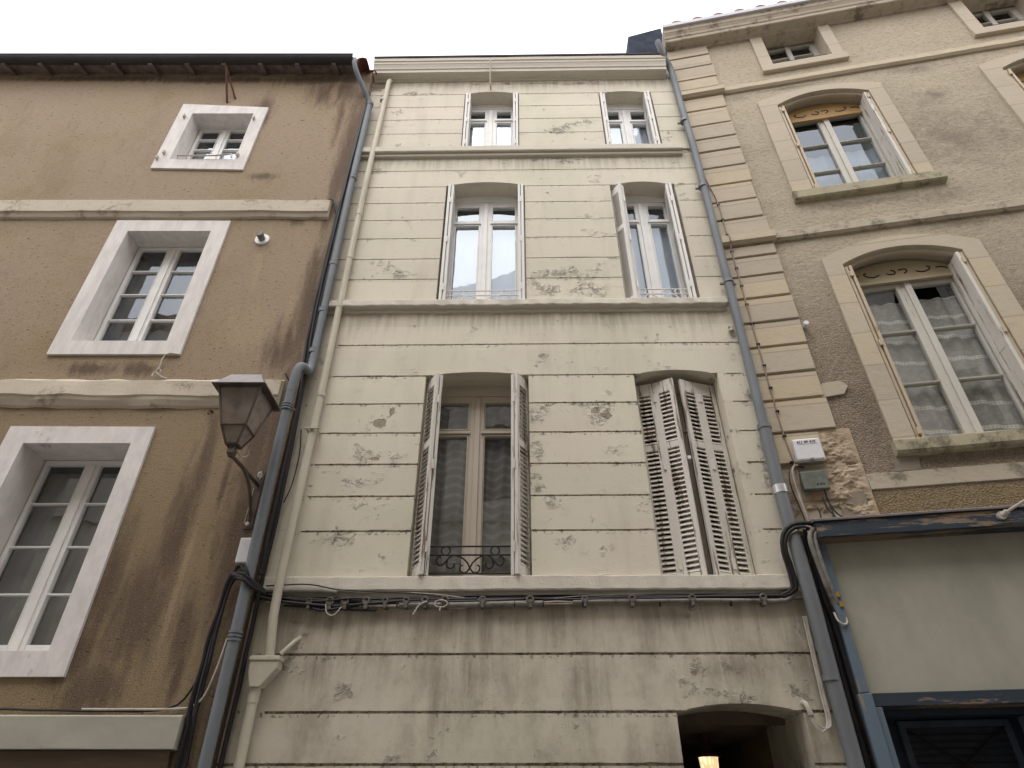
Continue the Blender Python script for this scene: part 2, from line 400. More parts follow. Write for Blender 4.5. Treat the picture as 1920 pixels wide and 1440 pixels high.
def mat_paintwood(name, col, wood=(.16, .12, .09), lo=.63, rust=None, grain=(9, 9, .5), white=.0):
    n = NT(name)
    f = n.noise(1.0, 8, .72, n.vec(tuple(g*2.2 for g in grain)))
    c = n.mix(n.noise(2.5, 4, .6), tuple(x*.84 for x in col), col)
    c = n.mix(n.math('MULTIPLY', n.step(n.noise(5, 6, .7), .55, .75), .35), c, tuple(x*.62 for x in col))
    pk = n.step(f, lo, lo+.03)
    c = n.mix(pk, c, wood)
    if rust:
        r = n.step(n.noise(3.3, 7, .75, n.vec((1, 1, .6), (5, 5, 5))), rust, rust+.12)
        c = n.mix(n.math('MULTIPLY', r, .8), c, (.26, .115, .045))
    h = n.math('SUBTRACT', n.math('MULTIPLY', n.noise(40, 4, .6, n.vec((1, 1, .2))), .25), pk)
    return n.pbr(c, .6, 0, n.bump(h, .6, .003), .3)

def mat_glass(name, f0=.12, tint=(.82, .82, .80), wob=.012, dust=0, dustc=(.3, .26, .22)):
    n = NT(name)
    nb = n.bump(n.noise(2.2, 2, .5, n.vec((1, 1, .8))), .25, wob)
    lw = n.node('LayerWeight'); lw.inputs['Blend'].default_value = .5
    fr = n.math('ADD', f0, n.math('MULTIPLY', n.math('POWER', lw.outputs['Facing'], 5), 1-f0))
    gl = n.node('BsdfGlossy'); gl.inputs['Roughness'].default_value = .015 if not dust else .25; gl.inputs['Color'].default_value = (.84, .92, 1, 1)
    n.put(gl.inputs['Normal'], nb)
    tr = n.node('BsdfTransparent'); tr.inputs['Color'].default_value = (*tint, 1); base = tr.outputs[0]
    if dust:
        df = n.node('BsdfDiffuse'); n.put(df.inputs['Color'], n.mix(n.step(n.noise(9, 6, .7), .35, .7), dustc, tuple(x*.45 for x in dustc)))
        tl = n.node('BsdfTranslucent'); tl.inputs['Color'].default_value = (*dustc, 1)
        m1 = n.node('MixShader'); m1.inputs[0].default_value = .5; n.put(m1.inputs[1], df.outputs[0]); n.put(m1.inputs[2], tl.outputs[0])
        m2 = n.node('MixShader'); m2.inputs[0].default_value = dust; n.put(m2.inputs[1], base); n.put(m2.inputs[2], m1.outputs[0]); base = m2.outputs[0]
    mx = n.node('MixShader'); n.put(mx.inputs[0], fr); n.put(mx.inputs[1], base); n.put(mx.inputs[2], gl.outputs[0])
    n.t.links.new(mx.outputs[0], n.out.inputs['Surface'])
    return n.m

def mat_net(name, a, b, mode):
    n = NT(name)
    if mode == 'swag':
        u = n.sep(0); z = n.z()
        arg = n.math('ADD', n.math('MULTIPLY', z, 62), n.math('ADD', n.math('MULTIPLY', n.math('SINE', n.math('MULTIPLY', u, 24)), 1.5), n.math('MULTIPLY', n.noise(3, 3, .5), 5)))
        w = n.math('ADD', .5, n.math('MULTIPLY', n.math('SINE', arg), .5))
        c = n.mix(n.step(w, .45, 1), a, b)
        c = n.mix(n.math('MULTIPLY', n.step(n.noise(2.2, 4, .6), .45, .7), .5), c, tuple(x*.5 for x in a))
    elif mode == 'lace':
        u = n.sep(0); z = n.z()
        zz = n.math('ADD', z, n.math('ADD', n.math('MULTIPLY', n.math('SINE', n.math('MULTIPLY', u, 11)), .012), n.math('MULTIPLY', n.noise(3.5, 2, .5), .05)))
        fr = n.math('FRACT', n.math('MULTIPLY', zz, 1/.29))
        band = n.math('MULTIPLY', n.step(fr, .80, .83), n.step(fr, .97, .94))
        dot = n.step(n.math('SINE', n.math('MULTIPLY', u, 190)), -.5, .2)
        inner = n.math('MULTIPLY', n.step(fr, .845, .865), n.step(fr, .925, .905))
        band = n.math('SUBTRACT', band, n.math('MULTIPLY', inner, n.math('MULTIPLY', dot, .7)), clamp=True)
        flo = n.noise(16, 6, .72, n.vec((1, 1, 1.2)))
        c = n.mix(n.step(flo, .4, .68), a, tuple((x+y)*.42 for x, y in zip(a, b)))
        c = n.mix(n.math('MULTIPLY', band, .9), c, b)
    else:
        f = n.noise(3, 4, .6, n.vec((4, 1, .4)))
        c = n.mix(f, a, b)
    return n.pbr(c, .95, 0, None, .05)

def emissive(name, col, st):
    n = NT(name); v = n.voro(30, n.vec((1, 1, .35)))
    c = n.mix(n.step(v, .1, .6), col, tuple(x*.45 for x in col))
    e = n.node('Emission'); n.put(e.inputs['Color'], c); e.inputs['Strength'].default_value = st
    n.t.links.new(e.outputs[0], n.out.inputs['Surface']); return n.m

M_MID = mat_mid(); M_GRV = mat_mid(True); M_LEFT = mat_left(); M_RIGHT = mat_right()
M_SUR = plain('white painted surround', (.70, .672, .638), .8, 0, .12, 5, .25, .2, (2.2, 2.2, .6), dirt=.62, dirtc=(.36, .32, .28))
M_SURD = plain('white painted surround with mould', (.70, .67, .64), .8, 0, .12, 5, .25, .2, (1.5, 1.5, .8), dirt=.595, dirtc=(.24, .20, .165))
M_LST = mat_stone('weathered pale string stone', (.50, .44, .35), (.60, .54, .44), (.17, .13, .095), .52)
M_LIME = mat_stone('cut limestone', (.44, .385, .30), (.52, .46, .365), (.24, .20, .145), .66, (.43, .07), .5)
M_QUOIN = mat_stone('yellow quoin stone', (.425, .37, .295), (.52, .455, .35), (.20, .155, .10), .64, (.345, .06), .6)
M_SOOT = mat_stone('sooty limestone', (.40, .35, .27), (.50, .44, .345), (.095, .085, .07), .485)
M_SILL = mat_stone('lichened sill stone', (.34, .31, .22), (.46, .41, .29), (.09, .085, .06), .48)
M_RUB = mat_stone('broken soft stone', (.33, .255, .18), (.48, .39, .28), (.12, .085, .06), .56)
M_MOULD = mat_stone('old painted moulding', (.56, .525, .445), (.63, .59, .505), (.25, .20, .15), .59, None, .65)
M_WINW = plain('white window paint', (.80, .795, .775), .45, 0, .06, 6, .05, .4, dirt=.70, dirtc=(.5, .46, .4))
M_WIND = mat_paintwood('aged cream window paint', (.55, .49, .40), (.30, .22, .14), .70)
M_SHUT = mat_paintwood('flaking white shutter paint', (.66, .63, .57), (.20, .16, .12), .56, .66)
M_SHUTW = mat_paintwood('clean white shutter paint', (.76, .745, .71), (.42, .38, .33), .69)
M_SHUTR = mat_paintwood('beige shutter paint with rust', (.52, .43, .31), (.27, .16, .08), .64, .60)
M_OCHRE = mat_paintwood('ochre valance paint', (.46, .30, .135), (.2, .12, .06), .66, .6)
M_CREAMV = mat_paintwood('cream valance paint', (.42, .36, .235), (.2, .15, .08), .68, .68)
M_WINR = mat_paintwood('worn grey white window paint', (.60, .58, .52), (.30, .25, .19), .62)
M_ZINC = plain('blue grey zinc', (.155, .172, .185), .6, .05, .2, 5, .12, .4, (1, 1, .3), .66, (.13, .14, .15))
M_ZINCD = plain('dark gutter zinc', (.055, .052, .058), .8, 0, .25, 5, .12, .2, (.3, 1, 1), .62, (.05, .05, .055))
M_PVC = plain('grey plastic pipe', (.15, .162, .172), .45, 0, .12, 4, .05, .4, (1, 1, .3), .66, (.11, .11, .11))
M_STEEL = plain('bright steel collar', (.62, .62, .62), .35, .7, .1)
M_CPIPE = plain('cream painted pipe', (.51, .475, .375), .6, 0, .12, 5, .1, .3, (1, 1, .4), .64, (.27, .22, .16))
M_BLK = plain('black cable sheath', (.018, .016, .017), .5, 0, .2)
M_GRYC = plain('grey conduit plastic', (.22, .205, .18), .6, 0, .25, 12, .2, .3, (1, 1, 1), .52, (.10, .085, .07))
M_CLIP = plain('dirty clip', (.14, .125, .11), .7, 0, .3, 14, .2)
M_WHC = plain('off white cable sheath', (.47, .43, .37), .6, 0, .2, 12, .1)
M_TANC = plain('tan cable sheath', (.27, .21, .165), .6, 0, .2, 12, .1)
M_IRON = plain('black wrought iron', (.02, .018, .018), .55, .3, .3)
M_IRONW = plain('white painted iron', (.72, .71, .69), .5, 0, .15)
M_RUST = plain('rusty iron', (.12, .055, .04), .8, .2, .4, 14, .3)
M_LAMP = plain('brown lantern metal', (.11, .085, .068), .5, .4, .3, 10, .15, .4, dirt=.6, dirtc=(.13, .09, .06))
M_LROOF = plain('grey lantern roof metal', (.24, .225, .225), .5, .3, .15, 5, .1)
M_TILE = plain('red clay tile', (.155, .06, .045), .85, 0, .4, 7, .3, .2, dirt=.58, dirtc=(.06, .045, .04))
M_WOOD = plain('old rafter wood', (.20, .165, .155), .85, 0, .35, 8, .3, .2, dirt=.58, dirtc=(.05, .035, .03))
M_BLUE = mat_paintwood('flaking blue shopfront paint', (.125, .17, .215), (.24, .19, .14), .57, None, (6, 6, .8))
M_BLUEH = mat_paintwood('flaking dark blue board paint', (.032, .045, .062), (.21, .15, .10), .50, None, (.5, 6, 3.2))
M_BLUED2 = plain('dull blue door frame paint', (.045, .062, .085), .6, 0, .25)
M_BLUED = plain('dark blue door paint', (.018, .026, .042), .5, 0, .2)
M_PANEL = plain('grey white painted board', (.335, .325, .265), .7, 0, .16, 1.6, .05, .3, (1, 1, .6), .60, (.25, .245, .17))
M_BOX = plain('white plastic box', (.68, .67, .68), .5, 0, .06, 8, .04)
M_GBOX = plain('mossy grey plastic box', (.15, .165, .135), .6, 0, .3, 9, .15, .3, dirt=.52, dirtc=(.06, .085, .045))
M_INK = plain('black ink', (.02, .02, .02), .6, 0, 0)
M_FASC = plain('grey green painted beam', (.37, .36, .295), .75, 0, .12, 3, .2, .2, (.5, 1, 1), .6, (.20, .17, .12))
M_FASD = plain('brown timber moulding', (.155, .115, .08), .7, 0, .25, 4, .2, .2, (.3, 1, 2))
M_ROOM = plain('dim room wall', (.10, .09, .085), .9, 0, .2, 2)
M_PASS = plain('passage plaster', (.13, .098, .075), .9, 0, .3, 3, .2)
M_GLASS = mat_glass('window glass', .135)
M_GLASSU = mat_glass('upper window glass', .14, (.8, .84, .86))
M_GLASSL = mat_glass('lantern glass', .04, (.62, .58, .55), .0, .62, (.56, .49, .43))
M_NETW = mat_net('plain white net', (.36, .385, .43), (.47, .495, .54), 'plain')
M_NETG = mat_net('grey net', (.20, .195, .185), (.33, .32, .29), 'plain')
M_SWAG = mat_net('waved voile', (.235, .225, .217), (.31, .30, .288), 'swag')
M_LACE = mat_net('lace net', (.40, .395, .38), (.86, .85, .83), 'lace')
M_NETB = mat_net('pale bluish net', (.24, .27, .31), (.34, .37, .41), 'plain')
M_WHITE = plain('white card', (.72, .72, .75), .8, 0, .05)
M_GREEN = plain('weathered sticker', (.35, .62, .60), .6, 0, .1)
M_ASPH = plain('street paving', (.25, .24, .22), .9, 0, .25, 6, .4)
M_OPP = plain('opposite stone', (.56, .52, .45), .9, 0, .2, 2, .3, .2, (1, 1, 1), .6, (.2, .18, .15))
M_OPPD = plain('opposite dark openings', (.03, .03, .035), .2, 0, .1)
M_ROOFT = plain('tile roof', (.2, .11, .08), .9, 0, .3, 6, .4)
M_BULB = emissive('lit lamp glass', (1, .74, .38), 1.35)
M_PATCH = plain('cement patch', (.25, .215, .165), .9, 0, .15, 5, .25)

# ------------------------------------------------------------------ wall helpers
def arc(u0, u1, zs, zc, n=14):
    """points of a flat segmental arch from (u0,zs) over zc to (u1,zs)"""
    h = zc-zs; w = (u1-u0)/2; R = (w*w+h*h)/(2*h); cu = (u0+u1)/2; cz = zc-R
    a0 = math.asin(w/R)
    return [(cu+R*math.sin(-a0+2*a0*i/n), cz+R*math.cos(-a0+2*a0*i/n)) for i in range(n+1)]

def holed(mb, u0, u1, z0, z1, ops, o=0.0):
    """flat wall face with openings (u0,u1,z0,zs,zc): rect up to the spring plus an arch"""
    us = sorted({u0, u1, *[q for op in ops for q in op[:2]]}); zs = sorted({z0, z1, *[op[2] for op in ops], *[op[3] for op in ops], *[op[4] for op in ops]})
    us = [u for u in us if u0 <= u <= u1]; zs = [z for z in zs if z0 <= z <= z1]
    for a, b in zip(us, us[1:]):
        for c, d in zip(zs, zs[1:]):
            if d-c < 1e-6: continue
            cu, cz = (a+b)/2, (c+d)/2
            if any(op[0] < cu < op[1] and op[2] < cz < op[4] for op in ops): continue
            mb.face([(a, o, c), (b, o, c), (b, o, d), (a, o, d)])
    for op in ops:
        if op[4] > op[3]:
            A = arc(op[0], op[1], op[3], op[4])
            mb.face([(u, o, z) for u, z in A] + [(op[1], o, op[4]), (op[0], o, op[4])]) if False else None
            for (ua, za), (ub, zb) in zip(A, A[1:]):
                top = op[4]
                p = [(ua, o, za), (ub, o, zb), (ub, o, top), (ua, o, top)]
                q = []
                for x in p:
                    if not q or (Vector(x)-Vector(q[-1])).length > 1e-5: q.append(x)
                if len(q) > 2: mb.face(q)

def reveal(mb, op, depth, o=0.0, bottom=True):
    u0, u1, z0, zs, zc = op
    A = arc(u0, u1, zs, zc) if zc > zs else [(u0, zs), (u1, zs)]
    L = [(u0, z0)] + A + [(u1, z0)]
    if bottom: L.append((u0, z0))
    for (a, b), (c, d) in zip(L, L[1:]):
        mb.face([(a, o, b), (c, o, d), (c, o-depth, d), (a, o-depth, b)])

def frame_rects(mb, outer, panes, o0, o1, bead=.0):
    """a window frame: outer rectangle with holes (u0,u1,z0,z1), solid between o0 and o1"""
    us = sorted({outer[0], outer[1], *[q for p in panes for q in p[:2]]}); zs = sorted({outer[2], outer[3], *[q for p in panes for q in p[2:]]})
    occ = {}
    for i in range(len(us)-1):
        for j in range(len(zs)-1):
            cu = (us[i]+us[i+1])/2; cz = (zs[j]+zs[j+1])/2
            occ[i, j] = not any(p[0] < cu < p[1] and p[2] < cz < p[3] for p in panes)
    for (i, j), k in occ.items():
        if not k: continue
        a, b, c, d = us[i], us[i+1], zs[j], zs[j+1]
        mb.face([(a, o1, c), (b, o1, c), (b, o1, d), (a, o1, d)])
        if not occ.get((i-1, j)): mb.face([(a, o0, c), (a, o1, c), (a, o1, d), (a, o0, d)])
        if not occ.get((i+1, j)): mb.face([(b, o1, c), (b, o0, c), (b, o0, d), (b, o1, d)])
        if not occ.get((i, j-1)): mb.face([(a, o0, c), (b, o0, c), (b, o1, c), (a, o1, c)])
        if not occ.get((i, j+1)): mb.face([(a, o1, d), (b, o1, d), (b, o0, d), (a, o0, d)])
    bmesh.ops.remove_doubles(mb.bm, verts=mb.bm.verts, dist=1e-5)
    if bead:
        for p in panes:
            for (a, b, c, d) in ((p[0]-bead, p[1]+bead, p[2]-bead, p[2]), (p[0]-bead, p[1]+bead, p[3], p[3]+bead), (p[0]-bead, p[0], p[2], p[3]), (p[1], p[1]+bead, p[2], p[3])):
                mb.box(a, b, o1-.004, o1+.009, c, d)

def panes_mesh(panes, o):
    mb = MB()
    for p in panes: mb.face([(p[0]-.004, o, p[2]-.004), (p[1]+.004, o, p[2]-.004), (p[1]+.004, o, p[3]+.004), (p[0]-.004, o, p[3]+.004)])
    return mb

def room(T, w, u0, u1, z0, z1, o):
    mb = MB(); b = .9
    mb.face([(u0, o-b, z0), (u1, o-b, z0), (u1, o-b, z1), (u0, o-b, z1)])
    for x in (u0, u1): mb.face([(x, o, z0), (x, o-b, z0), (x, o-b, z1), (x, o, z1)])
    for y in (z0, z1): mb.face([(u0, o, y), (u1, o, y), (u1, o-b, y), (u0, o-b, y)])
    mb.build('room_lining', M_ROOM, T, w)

def curtain(T, w, u0, u1, z0, z1, o, m, amp=.012, fold=.11, name='curtain'):
    mb = MB()
    mb.grid(lambda a, b: (u0+(u1-u0)*a, o+amp*math.sin((u0+(u1-u0)*a)*2*math.pi/fold+1.3*math.sin(b*5)), z0+(z1-z0)*b), max(12, int((u1-u0)/.012)), 14)
    return mb.build(name, m, T, w)

def louvre_leaf(mb, H, F, z0, z1, th=.034, rails=None, flip=1, stile=.048, pitch=.047):
    """a louvred shutter leaf standing between plan points H and F (u,o)"""
    H = Vector((H[0], H[1], 0)); F = Vector((F[0], F[1], 0)); d = (F-H); L = d.length; d.normalize()
    nrm = Vector((-d.y, d.x, 0))*flip
    Z = Vector((0, 0, 1))
    def bar(a0, a1, c0, c1, t=th):
        mb.obox(H + d*((a0+a1)/2)+Z*((c0+c1)/2), d*((a1-a0)/2), nrm*(t/2), Z*((c1-c0)/2))
    h = z1-z0
    rails = rails or [z0, z0+.095, z0+h*.60, z0+h*.60+.075, z1-.13, z1]
    bar(0, stile, z0, z1); bar(L-stile, L, z0, z1)
    for a, b in ((rails[0], rails[1]), (rails[2], rails[3]), (rails[4], rails[5])): bar(stile, L-stile, a, b, th*.98)
    for a, b in ((rails[1], rails[2]), (rails[3], rails[4])):
        n = max(2, int((b-a)/pitch)); p = (b-a)/n
        for i in range(n):
            c = a+p*(i+.5)
            s = (nrm*.62 - Z*.78)
            mb.obox(H + d*(L/2)+Z*c, d*((L-2*stile)/2+.004), s*(th*.66), (nrm*.78+Z*.62)*.005)

def scroll(c, r0, r1, a0, a1, n=18):
    return [(c[0]+(r0+(r1-r0)*i/n)*math.cos(rad(a0+(a1-a0)*i/n)), c[1]+(r0+(r1-r0)*i/n)*math.sin(rad(a0+(a1-a0)*i/n))) for i in range(n+1)]

def railing(T, w, u0, u1, z0, o, m, bars=(.0, .17, .25), r=.0075):
    mb = MB(); cu = (u0+u1)/2; s = (u1-u0)/.76
    for k, b in enumerate(bars): mb.tube([(u0-.03, o, z0+b), (u1+.03, o, z0+b)], r*1.15, 8)
    z1, z2 = bars[1], bars[2]
    for sg in (-1, 1):
        X = lambda q: (cu+sg*q*s)
        rr = (z2-z1)/2
        mb.tube([(X(.225+rr*math.cos(t)/s), o, z0+z1+rr+rr*math.sin(t)) for t in (i*math.pi/9 for i in range(19))], r, 6)
        pts = [(.0, z1*.30), (.03, z1*.62), (.09, z1*.9), (.15, z1*.985), (.19, z1*.86), (.225, z1*.60), (.265, z1*.42), (.30, z1*.55), (.305, z1*.78), (.28, z1*.93), (.265, z1*.85)]
        mb.tube(wig([(X(a), o, z0+b) for a, b in pts], 0, .012), r, 6)
        pts = [(.0, z1*.30), (.025, z1*.1), (.06, z1*.05), (.088, z1*.18), (.088, z1*.38), (.065, z1*.44)]
        mb.tube(wig([(X(a), o, z0+b) for a, b in pts], 0, .012), r, 6)
        pts = [(.205, z1*.72), (.21, z1*.42), (.175, z1*.27), (.145, z1*.38), (.143, z1*.55)]
        mb.tube(wig([(X(a), o, z0+b) for a, b in pts], 0, .012), r, 6)
    return mb.build('railing', m, T, w)

# ================================================================== MIDDLE HOUSE
U0, U1 = -2.26, 2.66
MIDH = Thing('cream_house', MID, (0, 0, 0), 'tall narrow cream house with banded plaster and peeling paint', 'house')
OP = {  # u0,u1,z0,spring,crown
 '3L': (-.742, .105, 9.575, 11.04, 11.11), '3R': (1.357, 2.18, 9.575, 11.005, 11.08),
 '2L': (-.90, .172, 6.615, 8.795, 8.865), '2R': (1.335, 2.215, 6.615, 8.755, 8.84),
 '1L': (-.93, .178, 3.388, 5.588, 5.635), '1R': (1.31, 2.208, 3.388, 5.585, 5.645),
 'D': (1.285, 2.27, -.02, 2.34, 2.40)}
GD = .016
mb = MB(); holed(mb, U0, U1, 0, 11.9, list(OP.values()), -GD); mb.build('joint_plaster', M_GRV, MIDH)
GZ = [0.0, .42, .80, 1.20, 1.60, 1.99, 2.342, 2.769, 3.2]
GZ1 = [3.39, 3.833, 4.18, 4.521, 4.878, 5.231, 5.588, 6.016, 6.53]
GZ2 = [6.62, 7.031, 7.379, 7.75, 8.10, 8.44, 8.775, 9.126, 9.47]
GZ3 = [9.58, 10.008, 10.365, 10.702, 11.042, 11.405]
def edge_line(ua, ub, z, sgn, seed):
    n = max(1, int(abs(ub-ua)/.05)); pts = []
    for i in range(n+1):
        u = ua+(ub-ua)*i/n
        j = .0022*noise.noise((u*9, z*3, seed)) + .0035*max(0, noise.noise((u*4.3, z*5, seed+9))-.25)*4
        pts.append((u, z+sgn*abs(j) if 0 < i < n else z))
    return pts
wall = MB(); G = .0095
courses = []
for S in (GZ, GZ1, GZ2, GZ3):
    for k, (a, b) in enumerate(zip(S, S[1:])):
        courses.append((a if k == 0 else a+G*(1 if a < 3.3 else .85 if a < 6.5 else .65), b if k == len(S)-2 else b-G*(1 if a < 3.3 else .85 if a < 6.5 else .65)))
for a, b in courses:
    mid = (a+b)/2
    uL = U0 if True else 0
    cuts = sorted(op for op in OP.values() if op[2]-.1 < mid < op[3])
    spans = []; cur = uL
    for op in cuts: spans.append((cur, op[0])); cur = op[1]
    spans.append((cur, U1))
    for s0, s1 in spans:
        bot = []
        arcs = sorted((op for op in OP.values() if a-.06 < op[3] < b and op[4] > a+.001 and s0 <= op[0] < s1 and not (op[2]-.1 < mid < op[3])), key=lambda q: q[0])
        cur = s0
        for op in arcs:
            A = [p for p in arc(op[0], op[1], op[3], op[4], 22) if p[1] > a+.0005]
            if not A: continue
            bot += edge_line(cur, A[0][0], a, 1, a)[:-1] + [(A[0][0], a)] + A + [(A[-1][0], a)]; cur = A[-1][0]
        bot += edge_line(cur, s1, a, 1, a)
        if bot[0][0] == bot[1][0] and bot[0][1] == bot[1][1]: bot = bot[1:]
        top = edge_line(s1, s0, b, -1, b+3)
        poly = []
        for p in bot+top:
            if not poly or (abs(p[0]-poly[-1][0])+abs(p[1]-poly[-1][1])) > 1e-4: poly.append(p)
        wall.prism(poly, -GD, 0)
# plaster margins where the joints stop short
for z in GZ1[1:-2]: wall.box(2.208, 2.30, -GD, -.0005, z-.016, z+.016)
for z in GZ1[1:-2]: wall.box(2.47, 2.66, -GD, -.0005, z-.016, z+.016)
for z in GZ2[2:-2]: wall.box(2.215, 2.262, -GD, -.0005, z-.016, z+.016)
for z in GZ1[1:-1]+GZ[6:8]: wall.box(U0, -1.95, -GD, -.0005, z-.016, z+.016)
for z, u in ((8.44, 1.13), (8.10, 1.09), (7.75, 1.10)):
    wall.box(u-.075, u+.05, -GD, .003, z-.013, z+.018)
wall.build('wall', M_MID, MIDH)
for k, op in OP.items():
    mb = MB(); reveal(mb, op, .9 if k == 'D' else .36, -GD, k == 'D')
    bmesh.ops.remove_doubles(mb.bm, verts=mb.bm.verts, dist=1e-5); mb.build('opening_reveal', M_MID, MIDH)
mb = MB()
mb.face([(U0, -GD, 0), (U0, -6, 0), (U0, -6, 11.9), (U0, -GD, 11.9)]); mb.face([(U1, -GD, 0), (U1, -6, 0), (U1, -6, 11.9), (U1, -GD, 11.9)])
mb.build('side_wall', M_MID, MIDH)
# sill courses
def sill_course(za, zb, e, u0, u1, under, seed, jit):
    jit *= 1.4
    mb = MB()
    mb.sweep([(-.36, za), (e-.004, za+.001), (e, za-.006), (e+.003, zb+.012), (e-.004, zb), (.022, zb-.004), (.022, zb-under), (-.012, zb-under-.006)], u0, u1, 170, jit, seed, 11.0)
    return mb.build('sill_course', M_MOULD, MIDH)
sill_course(9.58, 9.462, .085, -2.2, 2.42, .055, 1, .002)
sill_course(6.62, 6.527, .085, -2.18, 2.475, .05, 2, .009)
sill_course(3.392, 3.268, .07, -2.2, 2.5, .055, 3, .005)
mb = MB(); mb.sweep([(0, 9.405), (.045, 9.406), (.055, 9.43), (.02, 9.44), (0, 9.44)], -2.2, 2.42, 1); mb.build('sill_moulding', M_MOULD, MIDH)
# cornice
mb = MB()
mb.sweep([(-.3, 11.40), (.018, 11.40), (.03, 11.425), (.05, 11.43), (.145, 11.445), (.15, 11.505), (.165, 11.515), (.168, 11.535), (.175, 11.56), (.19, 11.60), (.198, 11.61), (.2, 11.655), (.215, 11.665), (.22, 11.70), (.22, 11.735), (-.3, 11.76)], -2.22, 2.46, 40, .002, 4)
mb.build('cornice', M_MOULD, MIDH)
mb = MB(); mb.sweep([(-.3, 11.77), (.235, 11.742), (.238, 11.775), (.225, 11.79), (-.3, 11.83)], -2.22, 2.47, 1); mb.build('zinc_capping', M_ZINCD, MIDH)
mb = MB(); mb.sweep([(-.25, 11.76), (-.25, 11.82), (-6, 13.0), (-6, 12.9)], -2.24, 2.62, 1); mb.build('roof', M_ROOFT, MIDH)

def mid_window(key, panes, outer, d, mframe, mglass, cur, name='window', covers=()):
    op = OP[key]
    mb = MB(); frame_rects(mb, outer, panes, -d-.06, -d, .012)
    cu = (outer[0]+outer[1])/2
    top = max(p[3] for p in panes)
    mb.box(cu-.028, cu+.028, -d-.002, -d+.02, outer[2], outer[3]-.03)
    mb.box(cu-.085, cu-.078, -d-.002, -d+.008, outer[2], outer[3]-.06); mb.box(cu+.078, cu+.085, -d-.002, -d+.008, outer[2], outer[3]-.06)
    for p in panes:
        if p[3] == top: mb.box(p[0]-.03, p[1]+.03, -d-.002, -d+.024, p[2]-.065, p[2]-.03)
    # fill above the frame up to the arch, set a little proud
    mb.box(outer[0]-.05, outer[1]+.05, -d-.05, -d+.012, outer[3], op[4]+.05)
    mb.box(op[0]-.01, outer[0], -d-.05, -d+.004, outer[2], outer[3]); mb.box(outer[1], op[1]+.01, -d-.05, -d+.004, outer[2], outer[3])
    w = mb.build(name, mframe, MIDH, bevel=.003)
    panes_mesh(panes, -d-.03).build('pane', mglass, MIDH, w, fix=False)
    if cur: cur(w)
    room(MIDH, w, op[0]-.05, op[1]+.05, outer[2]-.02, op[4]+.08, -d-.055)
    return w

def wp(ul, ur, rows):
    return [(a, b, c, d) for (a, b) in (ul, ur) for (c, d) in rows]
R2 = [(6.70, 8.252), (8.347, 8.63)]
w2L = mid_window('2L', wp((-.765, -.455), (-.267, .037), R2), (-.845, .118, 6.62, 8.74), .25, M_WINW, M_GLASSU, lambda w: curtain(MIDH, w, -.8, .08, 6.62, 8.34, -.35, M_NETW, .006, .3))
w2R = mid_window('2R', wp((1.415, 1.688), (1.868, 2.092), R2), (1.36, 2.17, 6.62, 8.70), .25, M_WINW, M_GLASSU, lambda w: curtain(MIDH, w, 1.38, 2.14, 6.62, 8.3, -.35, M_NETW, .006, .3))
R3 = [(9.72, 10.605), (10.72, 10.915)]
w3L = mid_window('3L', wp((-.66, -.43), (-.242, -.02), R3), (-.722, .05, 9.6, 10.985), .23, M_WINW, M_GLASSU, lambda w: curtain(MIDH, w, -.7, .02, 9.6, 10.62, -.33, M_NETW, .006, .3))
w3R = mid_window('3R', wp((1.46, 1.685), (1.868, 2.09), [(9.72, 10.545), (10.648, 10.862)]), (1.39, 2.145, 9.6, 10.94), .23, M_WINW, M_GLASSU, lambda w: curtain(MIDH, w, 1.4, 2.13, 9.6, 10.56, -.33, M_NETW, .006, .3))
w1L = mid_window('1L', wp((-.80, -.478), (-.302, .01), [(3.53, 4.983), (5.075, 5.404)]), (-.88, .13, 3.39, 5.49), .27, M_WIND, M_GLASS, lambda w: curtain(MIDH, w, -.84, .05, 3.4, 5.4, -.36, M_SWAG, .01, .14))
w1R = mid_window('1R', wp((1.40, 1.69), (1.84, 2.12), [(3.53, 4.983), (5.075, 5.404)]), (1.34, 2.18, 3.39, 5.49), .27, M_WIND, M_GLASS, None)
for w, t in ((w2L, 'white framed window with white net and shutters'), (w1L, 'cream framed window behind waved voile with louvred shutters folded back'), (w1R, 'window hidden behind half closed louvred shutters')):
    w['label'] = t

def folded(w, op, side, zt, m, u_in=.06, fold=(.12, .13), n=2, hinge=True, ang=0):
    """a pair of louvred leaves folded together at one jamb, free edge towards the street"""
    u = op[0] if side < 0 else op[1]
    s = -side
    H = (u+s*u_in, -.12 if fold[0] > .07 else -.20); F = (u+s*(u_in+fold[0]), fold[1])
    L = math.hypot(F[0]-H[0], F[1]-H[1]); d = ((F[0]-H[0])/L, (F[1]-H[1])/L); nr = (s*abs(d[1]), -abs(d[0])*1.0 if False else -d[0]*s*s)
    for k in range(n):
        off = .042*k
        mb = MB()
        louvre_leaf(mb, (H[0]+s*off*abs(d[1]), H[1]-off*abs(d[0])), (F[0]+s*off*abs(d[1]), F[1]-off*abs(d[0])-.012*k), op[2]+.012, zt, .034, None, (1 if side < 0 else -1)*(-1 if m is M_SHUTW else 1))
        mb.build('shutter', m, MIDH, w, bevel=.0025)
    if hinge:
        mb = MB()
        for zf in (.12, .5, .85):
            z = op[2]+(zt-op[2])*zf
            mb.box(F[0]+s*.012, F[0]+s*.032, F[1]-.004, F[1]+.006, z-.05, z+.05)
        mb.build('hinge', M_SHUT if m is M_SHUT else m, MIDH, w)
folded(w1L, OP['1L'], -1, 5.555, M_SHUT, .012, (.135, .10)); folded(w1L, OP['1L'], 1, 5.555, M_SHUT, .012, (.125, .10))
folded(w2L, OP['2L'], -1, 8.79, M_SHUTW, .05, (.0, .03)); folded(w2L, OP['2L'], 1, 8.79, M_SHUTW, .035, (.0, .03))
